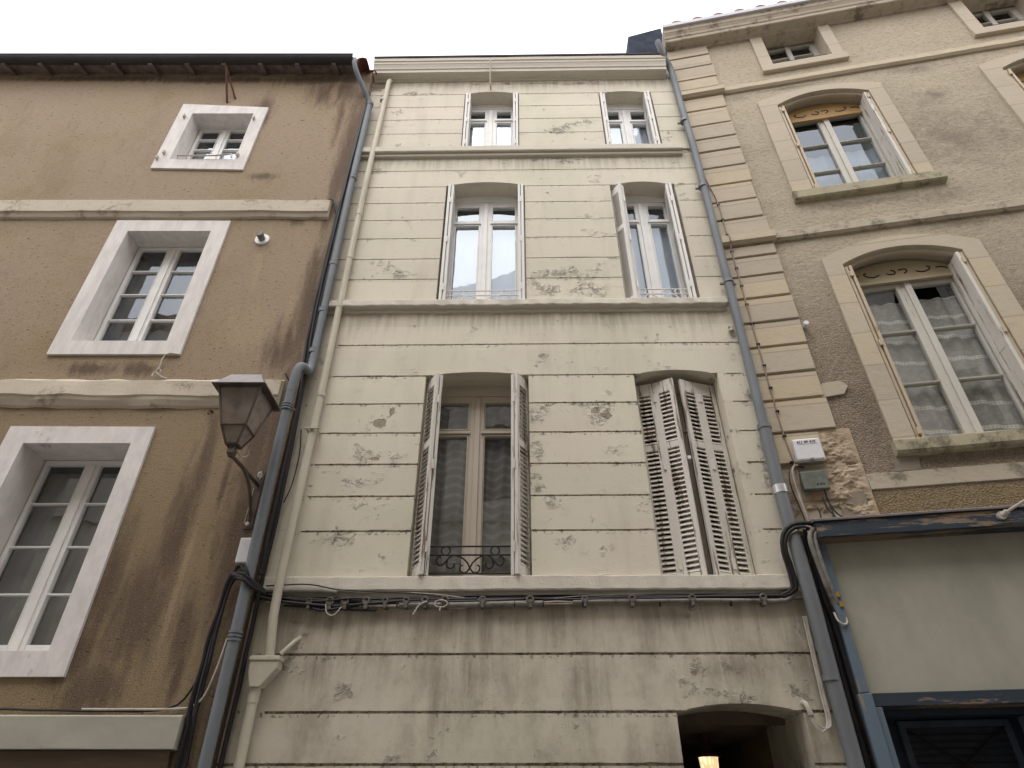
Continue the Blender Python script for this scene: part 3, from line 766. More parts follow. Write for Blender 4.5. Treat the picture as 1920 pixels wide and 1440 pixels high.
folded(w2R, OP['2R'], -1, 8.74, M_SHUTW, .015, (.12, .05)); folded(w2R, OP['2R'], 1, 8.74, M_SHUTW, .045, (.03, .05))
folded(w3L, OP['3L'], -1, 11.035, M_SHUTW, .035, (.0, .03)); folded(w3L, OP['3L'], 1, 11.035, M_SHUTW, .03, (.0, .03))
folded(w3R, OP['3R'], -1, 11.0, M_SHUTW, .035, (.0, .03)); folded(w3R, OP['3R'], 1, 11.0, M_SHUTW, .04, (.02, .05))
# half closed shutters of the right first floor window: two hinged pairs in shallow Vs
op = OP['1R']; zt = 5.55
rails = [op[2]+.015, op[2]+.07, 4.728, 4.80, 5.40, zt]
for pts in (((1.325, -.20), (1.535, -.135), (1.725, -.025)), ((2.195, -.19), (1.995, -.135), (1.80, -.055))):
    for k in (0, 1):
        mb = MB(); fl = 1 if pts[0][0] > 2 else -1
        louvre_leaf(mb, pts[k], pts[k+1], op[2]+.015, zt, .036, rails, -fl, .05, .0475)
        mb.build('shutter', M_SHUT, MIDH, w1R, bevel=.003)
    mb = MB(); q = pts[1]
    for z in (5.35, 4.55, 3.55): mb.box(q[0]-.03, q[0]+.03, q[1]+.018, q[1]+.026, z-.05, z+.05)
    mb.build('hinge', M_SHUT, MIDH, w1R)
mb = MB(); mb.box(1.74, 1.775, -.10, -.04, 4.585, 4.62); mb.build('latch', M_WHITE, MIDH, w1R)
railing(MIDH, w1L, -.76, .0, 3.455, -.06, M_IRON)
railing(MIDH, w2L, -.80, .085, 6.595, -.05, M_IRONW, (.0, .205, .28))
railing(MIDH, w2R, 1.42, 2.13, 6.595, -.05, M_IRONW, (.0, .205, .28))
railing(MIDH, w3L, -.66, .03, 9.53, -.05, M_IRONW, (.0, .13, .21))
railing(MIDH, w3R, 1.43, 2.10, 9.53, -.05, M_IRONW, (.0, .13, .21))
# doorway passage
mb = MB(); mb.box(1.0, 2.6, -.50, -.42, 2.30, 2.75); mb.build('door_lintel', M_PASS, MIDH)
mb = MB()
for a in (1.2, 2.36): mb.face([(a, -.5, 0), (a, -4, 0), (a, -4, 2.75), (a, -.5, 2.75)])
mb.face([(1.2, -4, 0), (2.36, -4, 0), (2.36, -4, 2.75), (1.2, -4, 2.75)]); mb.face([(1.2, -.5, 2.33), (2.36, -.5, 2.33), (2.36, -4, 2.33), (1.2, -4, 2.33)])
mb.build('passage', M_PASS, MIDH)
t = Thing('passage_lamp', MID, (1.86, -1.5, 2.33), 'lit glass ceiling lamp glowing inside the dark doorway', 'lamp')
mb = MB(); mb.frustum((1.86, -1.5), .115, .115, 2.14, 2.165, 24, 0); mb.frustum((1.86, -1.5), .05, .05, 2.165, 2.33, 16, 0); mb.build('fitting', M_RUST, t)
mb = MB(); mb.frustum((1.86, -1.5), .082, .09, 2.035, 2.14, 24, 0); mb.build('glass_shade', M_BULB, t)
# iron hook under the cornice
mb = MB(); mb.tube([(-.338, .0, 11.17), (-.338, .05, 11.165), (-.345, .09, 11.20), (-.345, .16, 11.42), (-.345, .235, 11.62)], .014, 8)
single('iron_hook', mb, M_CPIPE, MID, (-.338, 0, 11.17), 'thin painted iron rod rising in front of the cream cornice', 'hook')
mb = MB(); mb.tube([(2.465, -.01, 6.19), (2.465, .05, 6.185), (2.43, .055, 6.20)], .012, 8); mb.frustum((2.465, .03), .03, .03, 6.15, 6.21, 10, 0)
single('cable_hook', mb, M_CPIPE, MID, (2.465, 0, 6.18), 'small painted wall hook on cream plaster beside the thick grey downpipe', 'hook')

# ---- cream drainpipe with hopper
t = Thing('cream_drainpipe', MID, (-2.0, .06, 0), 'cream painted drainpipe with hopper head on the cream house', 'downpipe', 'downpipes on the house fronts')
mb = MB(); mb.tube([(-1.955, .02, 11.47), (-1.965, .065, 11.3), (-2.0, .066, 8.5), (-2.005, .066, 5.0), (-2.005, .115, 3.45), (-2.0, .10, 3.05), (-1.97, .07, 2.7)], .038, 16)
mb.build('pipe', M_CPIPE, t)
mb = MB()
for z in (10.8, 7.35, 8.15, 6.55, 5.31): 
    mb.tube([(-2.0+.0*(z), .066, z-.03), (-2.0, .066, z+.03)], .043, 16)
mb.build('socket', M_CPIPE, t)
mb = MB()
for z in (4.87,): mb.tube([(-2.06, .0, z), (-2.06, .12, z), (-1.95, .12, z), (-1.95, 0, z)], .009, 6); mb.tube([(-2.09, .12, z), (-1.92, .12, z)], .012, 6)
mb.build('bracket', M_CPIPE, t)
mb = MB(); mb.prism([(-2.10, 2.705), (-1.875, 2.705), (-1.875, 2.645), (-1.985, 2.505), (-2.065, 2.505), (-2.10, 2.62)], .005, .13); mb.box(-2.11, -1.865, .0, .14, 2.70, 2.735)
mb.build('hopper_head', M_CPIPE, t, bevel=.006)
mb = MB(); mb.tube([(-1.89, .06, 2.76), (-1.80, .03, 2.87), (-1.775, -.01, 2.90)], .018, 10); mb.build('inlet_stub', M_CPIPE, t)
mb = MB(); mb.tube([(-2.035, .066, 2.52), (-2.035, .066, 0)], .04, 16); mb.tube([(-2.035, .066, 2.40), (-2.035, .066, 2.52)], .045, 16); mb.build('pipe', M_CPIPE, t)

# ---- right grey downpipe
t = Thing('grey_downpipe', MID, (2.54, .1, 0), 'thick grey downpipe between the cream house and the yellow quoins', 'downpipe', 'downpipes on the house fronts')
UP = lambda z: 2.545 + .01*math.sin(z)
mb = MB(); mb.tube([(2.36, .30, 11.985), (2.375, .29, 11.90), (2.43, .20, 11.74), (2.52, .12, 11.62), (2.553, .09, 11.5), (2.556, .09, 10.6), (2.575, .09, 9.4), (2.555, .09, 7.6), (2.54, .09, 6.2), (2.515, .09, 4.75)], .048, 16); mb.build('pipe', M_ZINC, t)
mb = MB(); mb.tube([(2.515, .09, 4.85), (2.505, .09, 4.0), (2.505, .13, 3.5), (2.515, .12, 3.1), (2.525, .09, 2.6), (2.525, .09, 0)], .06, 18); mb.build('pipe', M_PVC, t)
mb = MB()
for z in (10.1, 8.6, 6.85): mb.tube([(UP(z), .09, z-.02), (UP(z), .09, z+.02)], .058, 16); mb.obox((UP(z)-.07, .06, z), (.02, 0, 0), (0, .012, 0), (0, 0, .012)); mb.obox((UP(z)+.07, .06, z), (.02, 0, 0), (0, .012, 0), (0, 0, .012))
for z in (4.86, 2.565): mb.tube([(2.515, .09, z-.022), (2.515, .09, z+.022)], .067, 18)
mb.build('collar', M_PVC, t)
mb = MB(); mb.tube([(2.51, .09, 4.14), (2.51, .09, 4.22)], .0655, 18); mb.build('steel_clip', M_STEEL, t)

# ---- cables on the cream facade
t = Thing('cable_bundle', MID, (0, .06, 3.17), 'dirty cables and conduit strung along the cream house under a sill', 'cables')
mb = MB()
mb.tube(wig([(-.96, .055, 3.152), (-.5, .055, 3.15), (0, .055, 3.155), (.27, .055, 3.16)], .006, .1, 3), .024, 10)
mb.build('conduit', M_GRYC, t)
mb = MB(); mb.tube(wig([(.52, .055, 3.17), (1.0, .055, 3.175), (1.7, .055, 3.178), (2.25, .055, 3.175), (2.35, .06, 3.19), (2.41, .065, 3.25), (2.425, .07, 3.4), (2.40, .07, 3.52)], .004, .06, 5), .019, 10); mb.build('conduit', M_GRYC, t)
mb = MB(); mb.tube(wig([(-2.12, .09, 3.27), (-1.9, .09, 3.265), (-1.62, .085, 3.265), (-1.50, .075, 3.255)], .008, .05, 8), .019, 10); mb.build('conduit', M_GRYC, t)
for k, (pts, r, m) in enumerate([
    ([(-2.15, .05, 3.20), (-1.6, .05, 3.165), (-.96, .05, 3.155)], .013, M_GRYC), ([(-2.1, .06, 3.18), (-1.5, .062, 3.15), (-.9, .06, 3.145), (-.4, .04, 3.13)], .010, M_WHC),
    ([(-2.2, .05, 3.235), (-1.4, .045, 3.195), (-.3, .045, 3.20), (1, .045, 3.205), (2.2, .045, 3.212), (2.36, .05, 3.3)], .012, M_BLK), ([(-2.2, .06, 3.22), (-1.2, .05, 3.19), (0, .05, 3.19), (1.3, .05, 3.20), (2.25, .05, 3.205), (2.38, .05, 3.33)], .013, M_BLK),
    ([(-2.2, .04, 3.21), (-1.5, .04, 3.21), (-.2, .042, 3.212), (1.2, .04, 3.22), (2.3, .045, 3.225)], .009, M_BLK), ([(-2.12, .09, 3.305), (-1.75, .09, 3.315), (-1.45, .085, 3.27), (-.9, .08, 3.245), (-.45, .06, 3.2), (-.1, .05, 3.18)], .006, M_BLK),
    ([(-1.6, .085, 3.27), (-1.2, .08, 3.25), (-.7, .07, 3.24), (-.3, .05, 3.195)], .0045, M_WHC), ([(-1.95, .05, 3.15), (-1.5, .055, 3.12), (-1.15, .05, 3.11)], .009, M_BLK), ([(.15, .05, 3.17), (.4, .065, 3.20), (.7, .06, 3.22), (1.2, .05, 3.235)], .005, M_GRYC),
    ([(-2.2, .07, 3.23), (-1.9, .08, 3.17), (-1.5, .07, 3.14), (-1.1, .07, 3.17), (-.8, .06, 3.19), (-.3, .055, 3.20)], .014, M_BLK), ([(-2.2, .06, 3.24), (-1.8, .075, 3.20), (-1.3, .07, 3.175), (-.6, .06, 3.175), (.4, .05, 3.205), (1.4, .055, 3.212), (2.3, .055, 3.22)], .013, M_BLK), ([(-1.75, .06, 3.14), (-1.62, .075, 3.10), (-1.48, .07, 3.12), (-1.3, .06, 3.15)], .011, M_BLK), ([(-2.15, .08, 3.26), (-2.0, .09, 3.21), (-1.7, .08, 3.18), (-1.35, .085, 3.20), (-1.0, .06, 3.19)], .009, M_BLK), ([(.1, .06, 3.2), (.8, .06, 3.19), (1.6, .06, 3.21), (2.3, .06, 3.215)], .011, M_BLK), ([(-.5, .05, 3.225), (.5, .05, 3.23), (1.5, .05, 3.23), (2.28, .05, 3.235)], .009, M_BLK),
    ([(.27, .055, 3.165), (.4, .058, 3.175), (.52, .055, 3.172)], .009, M_WHC), ([(.25, .055, 3.15), (.4, .055, 3.155), (.55, .055, 3.16)], .008, M_TANC)]):
    mb = MB(); mb.tube(wig(pts, .007, .07, k+20), r, 8); mb.build('cable', m, t)
for k, (u, sc) in enumerate(((-1.73, 1), (-1.55, 1.3), (-1.42, 1.2), (-1.24, 1.2), (-1.08, 1), (-.90, 1), (-.74, 1.1), (-.57, 1.2), (-.25, 1.1), (.155, 1.2), (.62, 1), (1.02, 1.1), (1.53, 1.1), (2.13, 1.1))):
    mb = MB(); z = 3.157+.005*u
    mb.tube([(u+.022*sc*math.cos(w), .082, z+.03+.022*sc*math.sin(w)) for w in (i*math.pi/6 for i in range(13))], .008*sc, 6)
    mb.box(u-.012*sc, u+.012*sc, .01, .088, z-.03*sc, z+.03)
    mb.build('clip', M_CLIP, t)
mb = MB(); mb.tube([(-.60+.055*math.cos(w), .10, 3.15+.03*math.sin(w)) for w in (i*math.pi/10 for i in range(21))], .005, 6)
mb.tube(wig([(-.72, .09, 3.17), (-.78, .10, 3.14), (-.83, .10, 3.06)], 0, .02), .006, 6); mb.tube(wig([(-1.58, .09, 3.15), (-1.56, .09, 3.08), (-1.5, .09, 3.06), (-1.44, .09, 3.13)], 0, .02), .005, 6); mb.tube([(-.6, .1, 3.12), (-.61, .1, 3.09)], .007, 6)
mb.build('loose_loop', M_WHC, t)
mb = MB()
for u in (-.98, -.55, .02, .26, .6, 1.25, 1.85): mb.tube([(u, .055, 3.155), (u+.008, .055, 3.155)], .0275, 10)
mb.build('tie', M_BLK, t)

# thick cables turning round the corner by the shopfront
t = Thing('corner_cable_coil', MID, (2.45, .12, 3.6), 'thick black and grey cables arching round the downpipe at the blue shopfront', 'cables')
for k, (pts, r, m) in enumerate([
    ([(2.30, .05, 3.22), (2.40, .08, 3.27), (2.40, .10, 3.42), (2.375, .13, 3.58), (2.40, .15, 3.72), (2.48, .17, 3.80), (2.62, .17, 3.82), (2.78, .18, 3.80)], .020, M_BLK),
    ([(2.30, .05, 3.20), (2.42, .09, 3.26), (2.42, .11, 3.42), (2.395, .14, 3.58), (2.42, .16, 3.70), (2.50, .18, 3.77), (2.62, .18, 3.78)], .017, M_BLK),
    ([(2.42, .13, 3.66), (2.46, .16, 3.735), (2.53, .18, 3.77), (2.60, .18, 3.765)], .009, M_WHC), ([(2.40, .13, 3.63), (2.45, .165, 3.715), (2.52, .185, 3.745)], .008, M_WHC),
    ([(2.68, .18, 3.76), (2.62, .20, 3.71), (2.60, .20, 3.62), (2.62, .18, 3.45), (2.655, .15, 3.25), (2.70, .12, 3.05), (2.75, .1, 2.6), (2.78, .1, 0)], .021, M_GRYC),
    ([(2.74, .2, 3.77), (2.66, .2, 3.70), (2.645, .2, 3.60), (2.66, .19, 3.4), (2.70, .15, 3.15), (2.74, .12, 2.8), (2.82, .1, 0)], .018, M_GRYC),
    ([(2.70, .17, 3.8), (2.65, .17, 3.66), (2.68, .15, 3.3), (2.74, .10, 2.9), (2.79, .09, 2.3), (2.85, .09, 0)], .024, M_BLK), ([(2.66, .14, 3.7), (2.67, .12, 3.3), (2.70, .09, 2.8), (2.735, .08, 2.3), (2.77, .08, 0)], .027, M_BLK),
    ([(2.64, .10, 3.8), (2.65, .08, 3.2), (2.68, .07, 2.7), (2.71, .07, 0)], .03, M_BLK),
    ([(2.63, .03, 3.75), (2.635, .03, 2.5), (2.65, .03, 0)], .03, M_BLK), ([(2.68, .04, 3.75), (2.69, .04, 2.9), (2.70, .05, 2.2), (2.73, .06, 0)], .032, M_BLK), ([(2.66, .075, 3.6), (2.685, .075, 2.9), (2.70, .08, 2.2), (2.74, .1, 0)], .024, M_BLK), ([(2.72, .07, 3.7), (2.73, .07, 2.9), (2.76, .08, 2.2), (2.80, .09, 0)], .03, M_BLK),
    ([(2.60, .19, 3.79), (2.645, .2, 3.775), (2.64, .2, 3.73), (2.60, .2, 3.735)], .006, M_WHC)]):
    mb = MB(); mb.tube(wig(pts, .008, .05, k+50), r, 10); mb.build('cable', m, t)
mb = MB(); mb.tube(wig([(2.655, .15, 3.05), (2.66, .17, 2.98), (2.70, .17, 2.95), (2.735, .16, 2.97), (2.74, .15, 3.03)], 0, .02), .009, 8); mb.build('loose_loop', M_WHC, t)
# small cable with plug hole beside the doorway
t = Thing('doorway_cable', MID, (2.3, .03, 2.4), 'pale cables looping into a plaster hole beside the dark doorway', 'cables')
mb = MB(); mb.tube(wig([(2.283, -.02, 2.40), (2.285, .04, 2.395), (2.30, .055, 2.33)], 0, .02), .020, 10); mb.tube([(2.298, .053, 2.335), (2.303, .053, 2.31)], .024, 10); mb.build('sleeve', M_WHC, t)
for k, d in enumerate((0, .012, -.012)):
    mb = MB(); mb.tube(wig([(2.302, .055, 2.32), (2.315+d, .06, 2.25), (2.36+d, .06, 2.205+d), (2.41+d, .06, 2.23), (2.432+d, .05, 2.30), (2.435+d, .045, 2.45), (2.445+d, .04, 2.75), (2.455+d, .04, 3.05)], .004, .04, k+70), .0075, 8); mb.build('cable', M_WHC, t)

# ================================================================== LEFT HOUSE
LC = -2.235
LH = Thing('brown_house', LEFT, (LC, 0, 0), 'brown roughcast house with white window surrounds and dark gutter', 'house')
LO = {'s': (-4.765, -3.855, 9.195, 10.30, 10.30), 'm': (-4.835, -3.787, 5.963, 7.73, 7.73), 'b': (-4.79, -3.735, 2.766, 4.68, 4.68)}
LOUT = {'s': ((-4.975, 10.55), (-3.668, 10.46), (-3.69, 8.965), (-4.968, 9.0)), 'm': ((-5.035, 7.93), (-3.587, 7.92), (-3.587, 5.778), (-5.03, 5.778)), 'b': ((-5.0, 4.872), (-3.56, 4.866), (-3.535, 2.575), (-4.995, 2.575))}
LOps = list(LO.values())
mb = MB(); holed(mb, -13, LC, 0, 11.55, LOps)
mb.face([(LC, 0, 0), (LC, -8, 0), (LC, -8, 11.55), (LC, 0, 11.55)])
mb.build('wall', M_LEFT, LH)
def left_window(key, du, panes, d, muntins, msur, cur, far=False):
    a, b, c, e, _ = LO[key]; a += du; b += du
    Q = [(u+du, z) for u, z in LOUT[key]]
    mb = MB(); E = .028
    inner = [(a, e), (b, e), (b, c), (a, c)]
    for i in range(4):
        j = (i+1) % 4
        p = [Q[i], Q[j], inner[j], inner[i]]
        mb.face([(u, E, z) for u, z in p])
        mb.face([(Q[i][0], E, Q[i][1]), (Q[j][0], E, Q[j][1]), (Q[j][0], 0, Q[j][1]), (Q[i][0], 0, Q[i][1])])
    for (p, q) in zip(inner, inner[1:]+inner[:1]): mb.face([(p[0], E, p[1]), (q[0], E, q[1]), (q[0], -d-.08, q[1]), (p[0], -d-.08, p[1])])
    mb2 = MB(); outer = (a+.01, b-.01, c+.005, e-.005)
    pn = [(p[0]+du, p[1]+du, p[2], p[3]) for p in panes]
    frame_rects(mb2, outer, pn, -d-.05, -d, 0)
    cu = (max(p[1] for p in pn if p[1] < (a+b)/2) + min(p[0] for p in pn if p[0] > (a+b)/2))/2
    mb2.box(cu-.03, cu+.03, -d-.002, -d+.018, c+.02, e-.06)
    for x in (-.075, .075): mb2.box(cu+x-.004, cu+x+.004, -d-.002, -d+.008, c+.02, e-.06)
    w = mb2.build('window', M_WINW, LH, bevel=.003)
    mb.build('surround', msur, LH, w, bevel=0)
    panes_mesh(pn, -d-.035).build('pane', M_GLASS, LH, w, fix=False)
    if cur: curtain(LH, w, a, b, c, cur[1], -d-.15, cur[0], .008, .16)
    room(LH, w, a-.04, b+.04, c-.02, e+.03, -d-.075)
    return w
def rows(ul, ur, zs, gap=.016):
    out = []
    for (x0, x1) in (ul, ur):
        for z0, z1 in zip(zs, zs[1:]): out.append((x0, x1, z0+gap/2, z1-gap/2))
    return out
PM = rows((-4.775, -4.437), (-4.275, -3.935), (6.13, 6.50, 6.905, 7.30, 7.69))
PB = rows((-4.735, -4.352), (-4.195, -3.80), (2.88, 3.32, 3.762, 4.20, 4.63))
PS = rows((-4.71, -4.42), (-4.285, -4.0), (9.30, 9.54, 9.79, 10.035, 10.265))
wS = left_window('s', 0, PS, .235, 0, M_SUR, (M_NETW, 10.03)); wM = left_window('m', 0, PM, .25, 0, M_SUR, (mat_net('added net for reflections', (.12, .115, .11), (.19, .185, .175), 'plain'), 7.62)); wB = left_window('b', 0, PB, .33, 0, M_SURD, (M_NETG, 4.6))  # middle window's net is added, its grey stands in for facade reflections
wS['label'] = 'small top window in a white surround with a bent rail'; 
mb = MB(); mb.tube([(-4.66, .0, 9.20), (-4.66, .05, 9.24), (-4.1, .06, 9.23), (-3.93, .07, 9.25), (-3.885, .09, 9.22), (-3.86, .1, 9.13)], .011, 8); mb.build('railing', M_WHC, LH, wS)
mb = MB()
for u, z in ((-4.85, 10.2), (-4.87, 9.32), (-3.81, 10.15), (-3.83, 9.27), (-4.93, 9.2)): mb.box(u-.012, u+.012, .02, .07, z-.03, z+.03)
mb.build('hinge_pin', M_WHC, LH, wS)
# string courses
mb = MB(); mb.sweep([(0, 8.32), (.075, 8.265), (.085, 8.255), (.08, 8.05), (.06, 8.04), (.035, 7.985), (0, 7.97)], -13, -2.36, 190, .010, 11, 2.4); mb.build('string_course', M_LST, LH)
mb = MB(); mb.sweep([(0, 5.46), (.05, 5.405), (.085, 5.395), (.085, 5.215), (.07, 5.20), (.06, 5.17), (.03, 5.12), (0, 5.10)], -13, -2.39, 240, .020, 12, 4.0); mb.build('string_course', M_LST, LH, label='rough pitted lower string course')
# shop beam
mb = MB(); mb.sweep([(0, 2.31), (.11, 2.295), (.125, 2.285), (.13, 2.075), (.02, 2.07), (0, 2.07)], -13, -2.47, 60, .004, 13); mb.build('shop_beam', M_FASC, LH)
mb = MB(); mb.sweep([(0, 2.065), (.06, 2.065), (.06, 2.02), (.045, 2.0), (.045, 1.93), (.035, 1.92), (.035, 1.84), (0, 1.83)], -13, -2.52, 1); mb.box(-13, -2.6, 0, .02, 0, 1.82); mb.build('shop_moulding', M_FASD, LH)
# eaves
mb = MB(); mb.sweep([(-8, 14.4), (-8, 14.32), (0, 11.445), (.29, 11.342), (.30, 11.38)], -13, -2.42, 1); mb.build('roof', M_WOOD, LH)
mb = MB()
for i in range(14):
    u = -2.78-.572*i
    mb.obox((u, .10, 11.375), (.032, 0, 0), (0, .14, -.049), (0, .009, .026))
mb.build('rafter_tail', M_WOOD, LH)
mb = MB()
N = 10
def gut(o, zc, r): return [(o+r*math.cos(math.pi+math.pi*i/N), zc+r*math.sin(math.pi+math.pi*i/N)) for i in range(N+1)]
prof = gut(.255, 11.405, .08); prof = prof + [(.345, 11.408), (.342, 11.422), (.328, 11.41)] + [(.255+.07*math.cos(-math.pi*i/N), 11.405+.07*math.sin(-math.pi*i/N)) for i in range(N+1)]
mb.sweep(prof, -13, -2.47, 1); mb.smooth = True; mb.build('gutter', M_ZINCD, LH)
mb = MB()
for i in range(12): 
    u = -2.95-.64*i
    mb.sweep(gut(.255, 11.405, .084)+[(.255, 11.36)], u-.008, u+.008, 1)
mb.build('gutter_bracket', M_ZINCD, LH)
for k in range(2):
    mb = MB(); x = -2.345+.10*k
    A = []
    for j in range(9):
        tt = j/8; o = .25-2.2*tt-.22*k; z = 11.41+.62*tt+.04*k
        A.append([(x+.085*math.cos(math.pi*i/8), o, z+.085*math.sin(math.pi*i/8)-.02) for i in range(9)])
    for r0, r1 in zip(A, A[1:]):
        for i in range(8): mb.face([r0[i], r0[i+1], r1[i+1], r1[i]])
    mb.smooth = True
    bmesh.ops.remove_doubles(mb.bm, verts=mb.bm.verts, dist=1e-4)
    o = mb.build('verge_tile', M_TILE, LH); sm = o.modifiers.new('solid', 'SOLIDIFY'); sm.thickness = .018
# vent, hook, rag of cable
t = Thing('wall_vent', LEFT, (-3.115, 0, 7.59), 'round white flue outlet on the brown roughcast wall', 'vent')
mb = MB(); mb.tube([(-3.115, .0, 7.59), (-3.115, .022, 7.59)], .088, 24); mb.build('flange', M_WINW, t)
mb = MB(); mb.tube([(-3.115, .02, 7.59), (-3.115, .12, 7.59)], .043, 18); mb.build('flue', M_GRYC, t)
mb = MB(); mb.tube([(-4.34, .0, 10.62), (-4.345, .03, 10.66), (-4.42, .23, 11.2)], .016, 8); mb.tube([(-4.24, .0, 10.72), (-4.42, .22, 11.2), (-4.43, .27, 11.25)], .014, 8)
single('iron_stay', mb, M_RUST, LEFT, (-4.34, 0, 10.6), 'rusty forked iron stay under the dark gutter of the brown house', 'iron stay')
mb = MB(); mb.tube(wig([(-3.60, .02, 5.775), (-3.70, .035, 5.78), (-3.745, .04, 5.72), (-3.745, .04, 5.60), (-3.755, .04, 5.53), (-3.72, .05, 5.50), (-3.70, .05, 5.54), (-3.74, .05, 5.56), (-3.775, .05, 5.50), (-3.77, .06, 5.46)], .004, .03, 2), .008, 8); mb.tube(wig([(-3.75, .05, 5.52), (-3.66, .07, 5.45), (-3.58, .09, 5.41)], .003, .03, 4), .007, 8)
single('loose_cable', mb, M_WHC, LEFT, (-3.7, .03, 5.4), 'short tangled white cable hanging from a white window surround', 'cable')
mb = MB(); mb.tube([(-3.05, .0, 5.06), (-3.06, .04, 5.05), (-3.055, .05, 5.0)], .012, 8)
single('iron_hook', mb, M_RUST, LEFT, (-3.05, 0, 5.0), 'tiny rusty hook in the brown wall near the street lantern', 'hook')

# ---- left zinc downpipe
t = Thing('zinc_downpipe', LEFT, (-2.26, .1, 0), 'blue grey zinc downpipe on the brown house beside the street lantern', 'downpipe', 'downpipes on the house fronts')
def P1(z): return (-2.165-.003*(11-z)*0, -.02, z)
mb = MB(); mb.tube(wig([(-2.435, .26, 11.36), (-2.44, .275, 11.27), (-2.40, .22, 11.12), (-2.30, .10, 10.92), (-2.20, -.005, 10.72), (-2.17, -.02, 10.6)], 0, .06), .038, 14); mb.tube([(-2.17, -.02, 10.64), (-2.175, -.02, 8.2), (-2.155, -.02, 5.75)], .043, 16)
mb.tube(wig([(-2.155, -.02, 5.8), (-2.155, -.015, 5.64), (-2.165, .02, 5.555), (-2.19, .09, 5.56), (-2.215, .14, 5.52), (-2.23, .155, 5.40), (-2.235, .155, 5.2)], 0, .03), .046, 16); mb.tube([(-2.235, .155, 5.25), (-2.24, .12, 4.0), (-2.23, .10, 2.9), (-2.215, .10, 0)], .045, 16)
mb.build('pipe', M_ZINC, t)
mb = MB()
for z in (10.62, 8.85, 7.2, 6.45, 5.86): mb.tube([(-2.168, -.02, z-.04), (-2.168, -.02, z-.015), (-2.168, -.02, z), (-2.168, -.02, z+.015)], [.049, .053, .049, .053], 16)
for z in (5.02, 2.86): 
    for dz in (-.03, 0, .03): mb.tube([(-2.236 if z > 4 else -2.229, .15 if z > 4 else .10, z+dz-.008), (-2.236 if z > 4 else -2.229, .15 if z > 4 else .10, z+dz+.008)], .055, 16)
mb.tube([(-2.31, .13, 5.0), (-2.16, .13, 5.0)], .011, 8)
mb.build('collar', M_ZINC, t)
# black cables in the corner
t = Thing('black_cables', LEFT, (-2.26, .03, 0), 'thick black cables running down the corner behind the zinc downpipe', 'cables')
for k, (pts, r) in enumerate([([(-2.235, -.03, 10.9), (-2.25, .0, 8.2), (-2.245, .0, 6.5), (-2.215, -.01, 5.7), (-2.20, -.03, 5.0), (-2.195, -.03, 3.4)], .022), ([(-2.21, -.05, 10.6), (-2.225, -.03, 8.0), (-2.22, -.03, 6), (-2.19, -.04, 5.0), (-2.17, -.05, 3.6), (-2.165, -.05, 0)], .02), ([(-2.26, .02, 8.3), (-2.265, .02, 6.4), (-2.23, .02, 5.6)], .014), ([(-2.42, .02, 8.33), (-2.33, .03, 8.31), (-2.27, .02, 8.1)], .012),
    ([(-2.36, .09, 5.48), (-2.31, .06, 5.4), (-2.27, .04, 5.4)], .008), ([(-2.14, -.08, 4.9), (-2.10, -.085, 4.6), (-2.11, -.085, 4.3), (-2.15, -.08, 4.1)], .006)]):
    mb = MB(); mb.tube(wig(pts, .008, .1, k+90), r, 8); mb.build('cable', M_BLK, t)
t = Thing('cable_knot', LEFT, (-2.35, .06, 3.35), 'tangle of black cables wrapped round the zinc downpipe', 'cables')
for k in range(11):
    a = random.uniform(-.02, .02); b = random.uniform(-.03, .03)
    mb = MB(); mb.tube(wig([(-2.11+a, .02, 3.235+b*.6), (-2.17, .12+a, 3.27+b), (-2.24+a, .165+a, 3.315+b), (-2.31, .12+a, 3.345+b), (-2.37+a, .06, 3.36+b), (-2.405+a*.8, .05+abs(a), 3.28+b), (-2.42+a*1.3, .04+abs(b), 2.8), (-2.425+a*1.8, .04+abs(b), 2.35), (-2.40+a*2, .05+abs(a), 1.9), (-2.39+a*2, .05, 0)], .016, .05, k*3), random.choice((.010, .014, .018, .021)), 8); mb.build('cable', M_BLK, t)
for k in range(3):
    mb = MB(); mb.tube(wig([(-2.40, .06, 3.37), (-2.35+.01*k, .1, 3.44), (-2.28, .15, 3.43-.02*k), (-2.22, .17, 3.36), (-2.2, .15, 3.30)], .01, .03, k+4), .007, 8); mb.build('cable', M_BLK, t)
for k, (pts, m) in enumerate((([(-6, .02, 2.335), (-4.2, .02, 2.33), (-3.9, .03, 2.345), (-3.2, .02, 2.335), (-2.66, .03, 2.345), (-2.5, .04, 2.47), (-2.45, .04, 2.7), (-2.42, .04, 2.9)], M_BLK), ([(-3.3, .03, 2.345), (-2.62, .035, 2.345), (-2.46, .05, 2.36), (-2.37, .08, 2.42), (-2.32, .09, 2.6), (-2.29, .09, 2.85)], M_WHC))):
    mb = MB(); mb.tube(wig(pts, .006, .06, k+31), .0085, 8)
    mb.build('thin_cable', m, t)
single('telephone_box', MB().box(-2.40, -2.27, .0, .075, 3.47, 3.70), M_BOX, LEFT, (-2.34, 0, 3.47), 'small white box half hidden behind the zinc downpipe', 'utility box', 'utility boxes on the walls', bevel=.012)

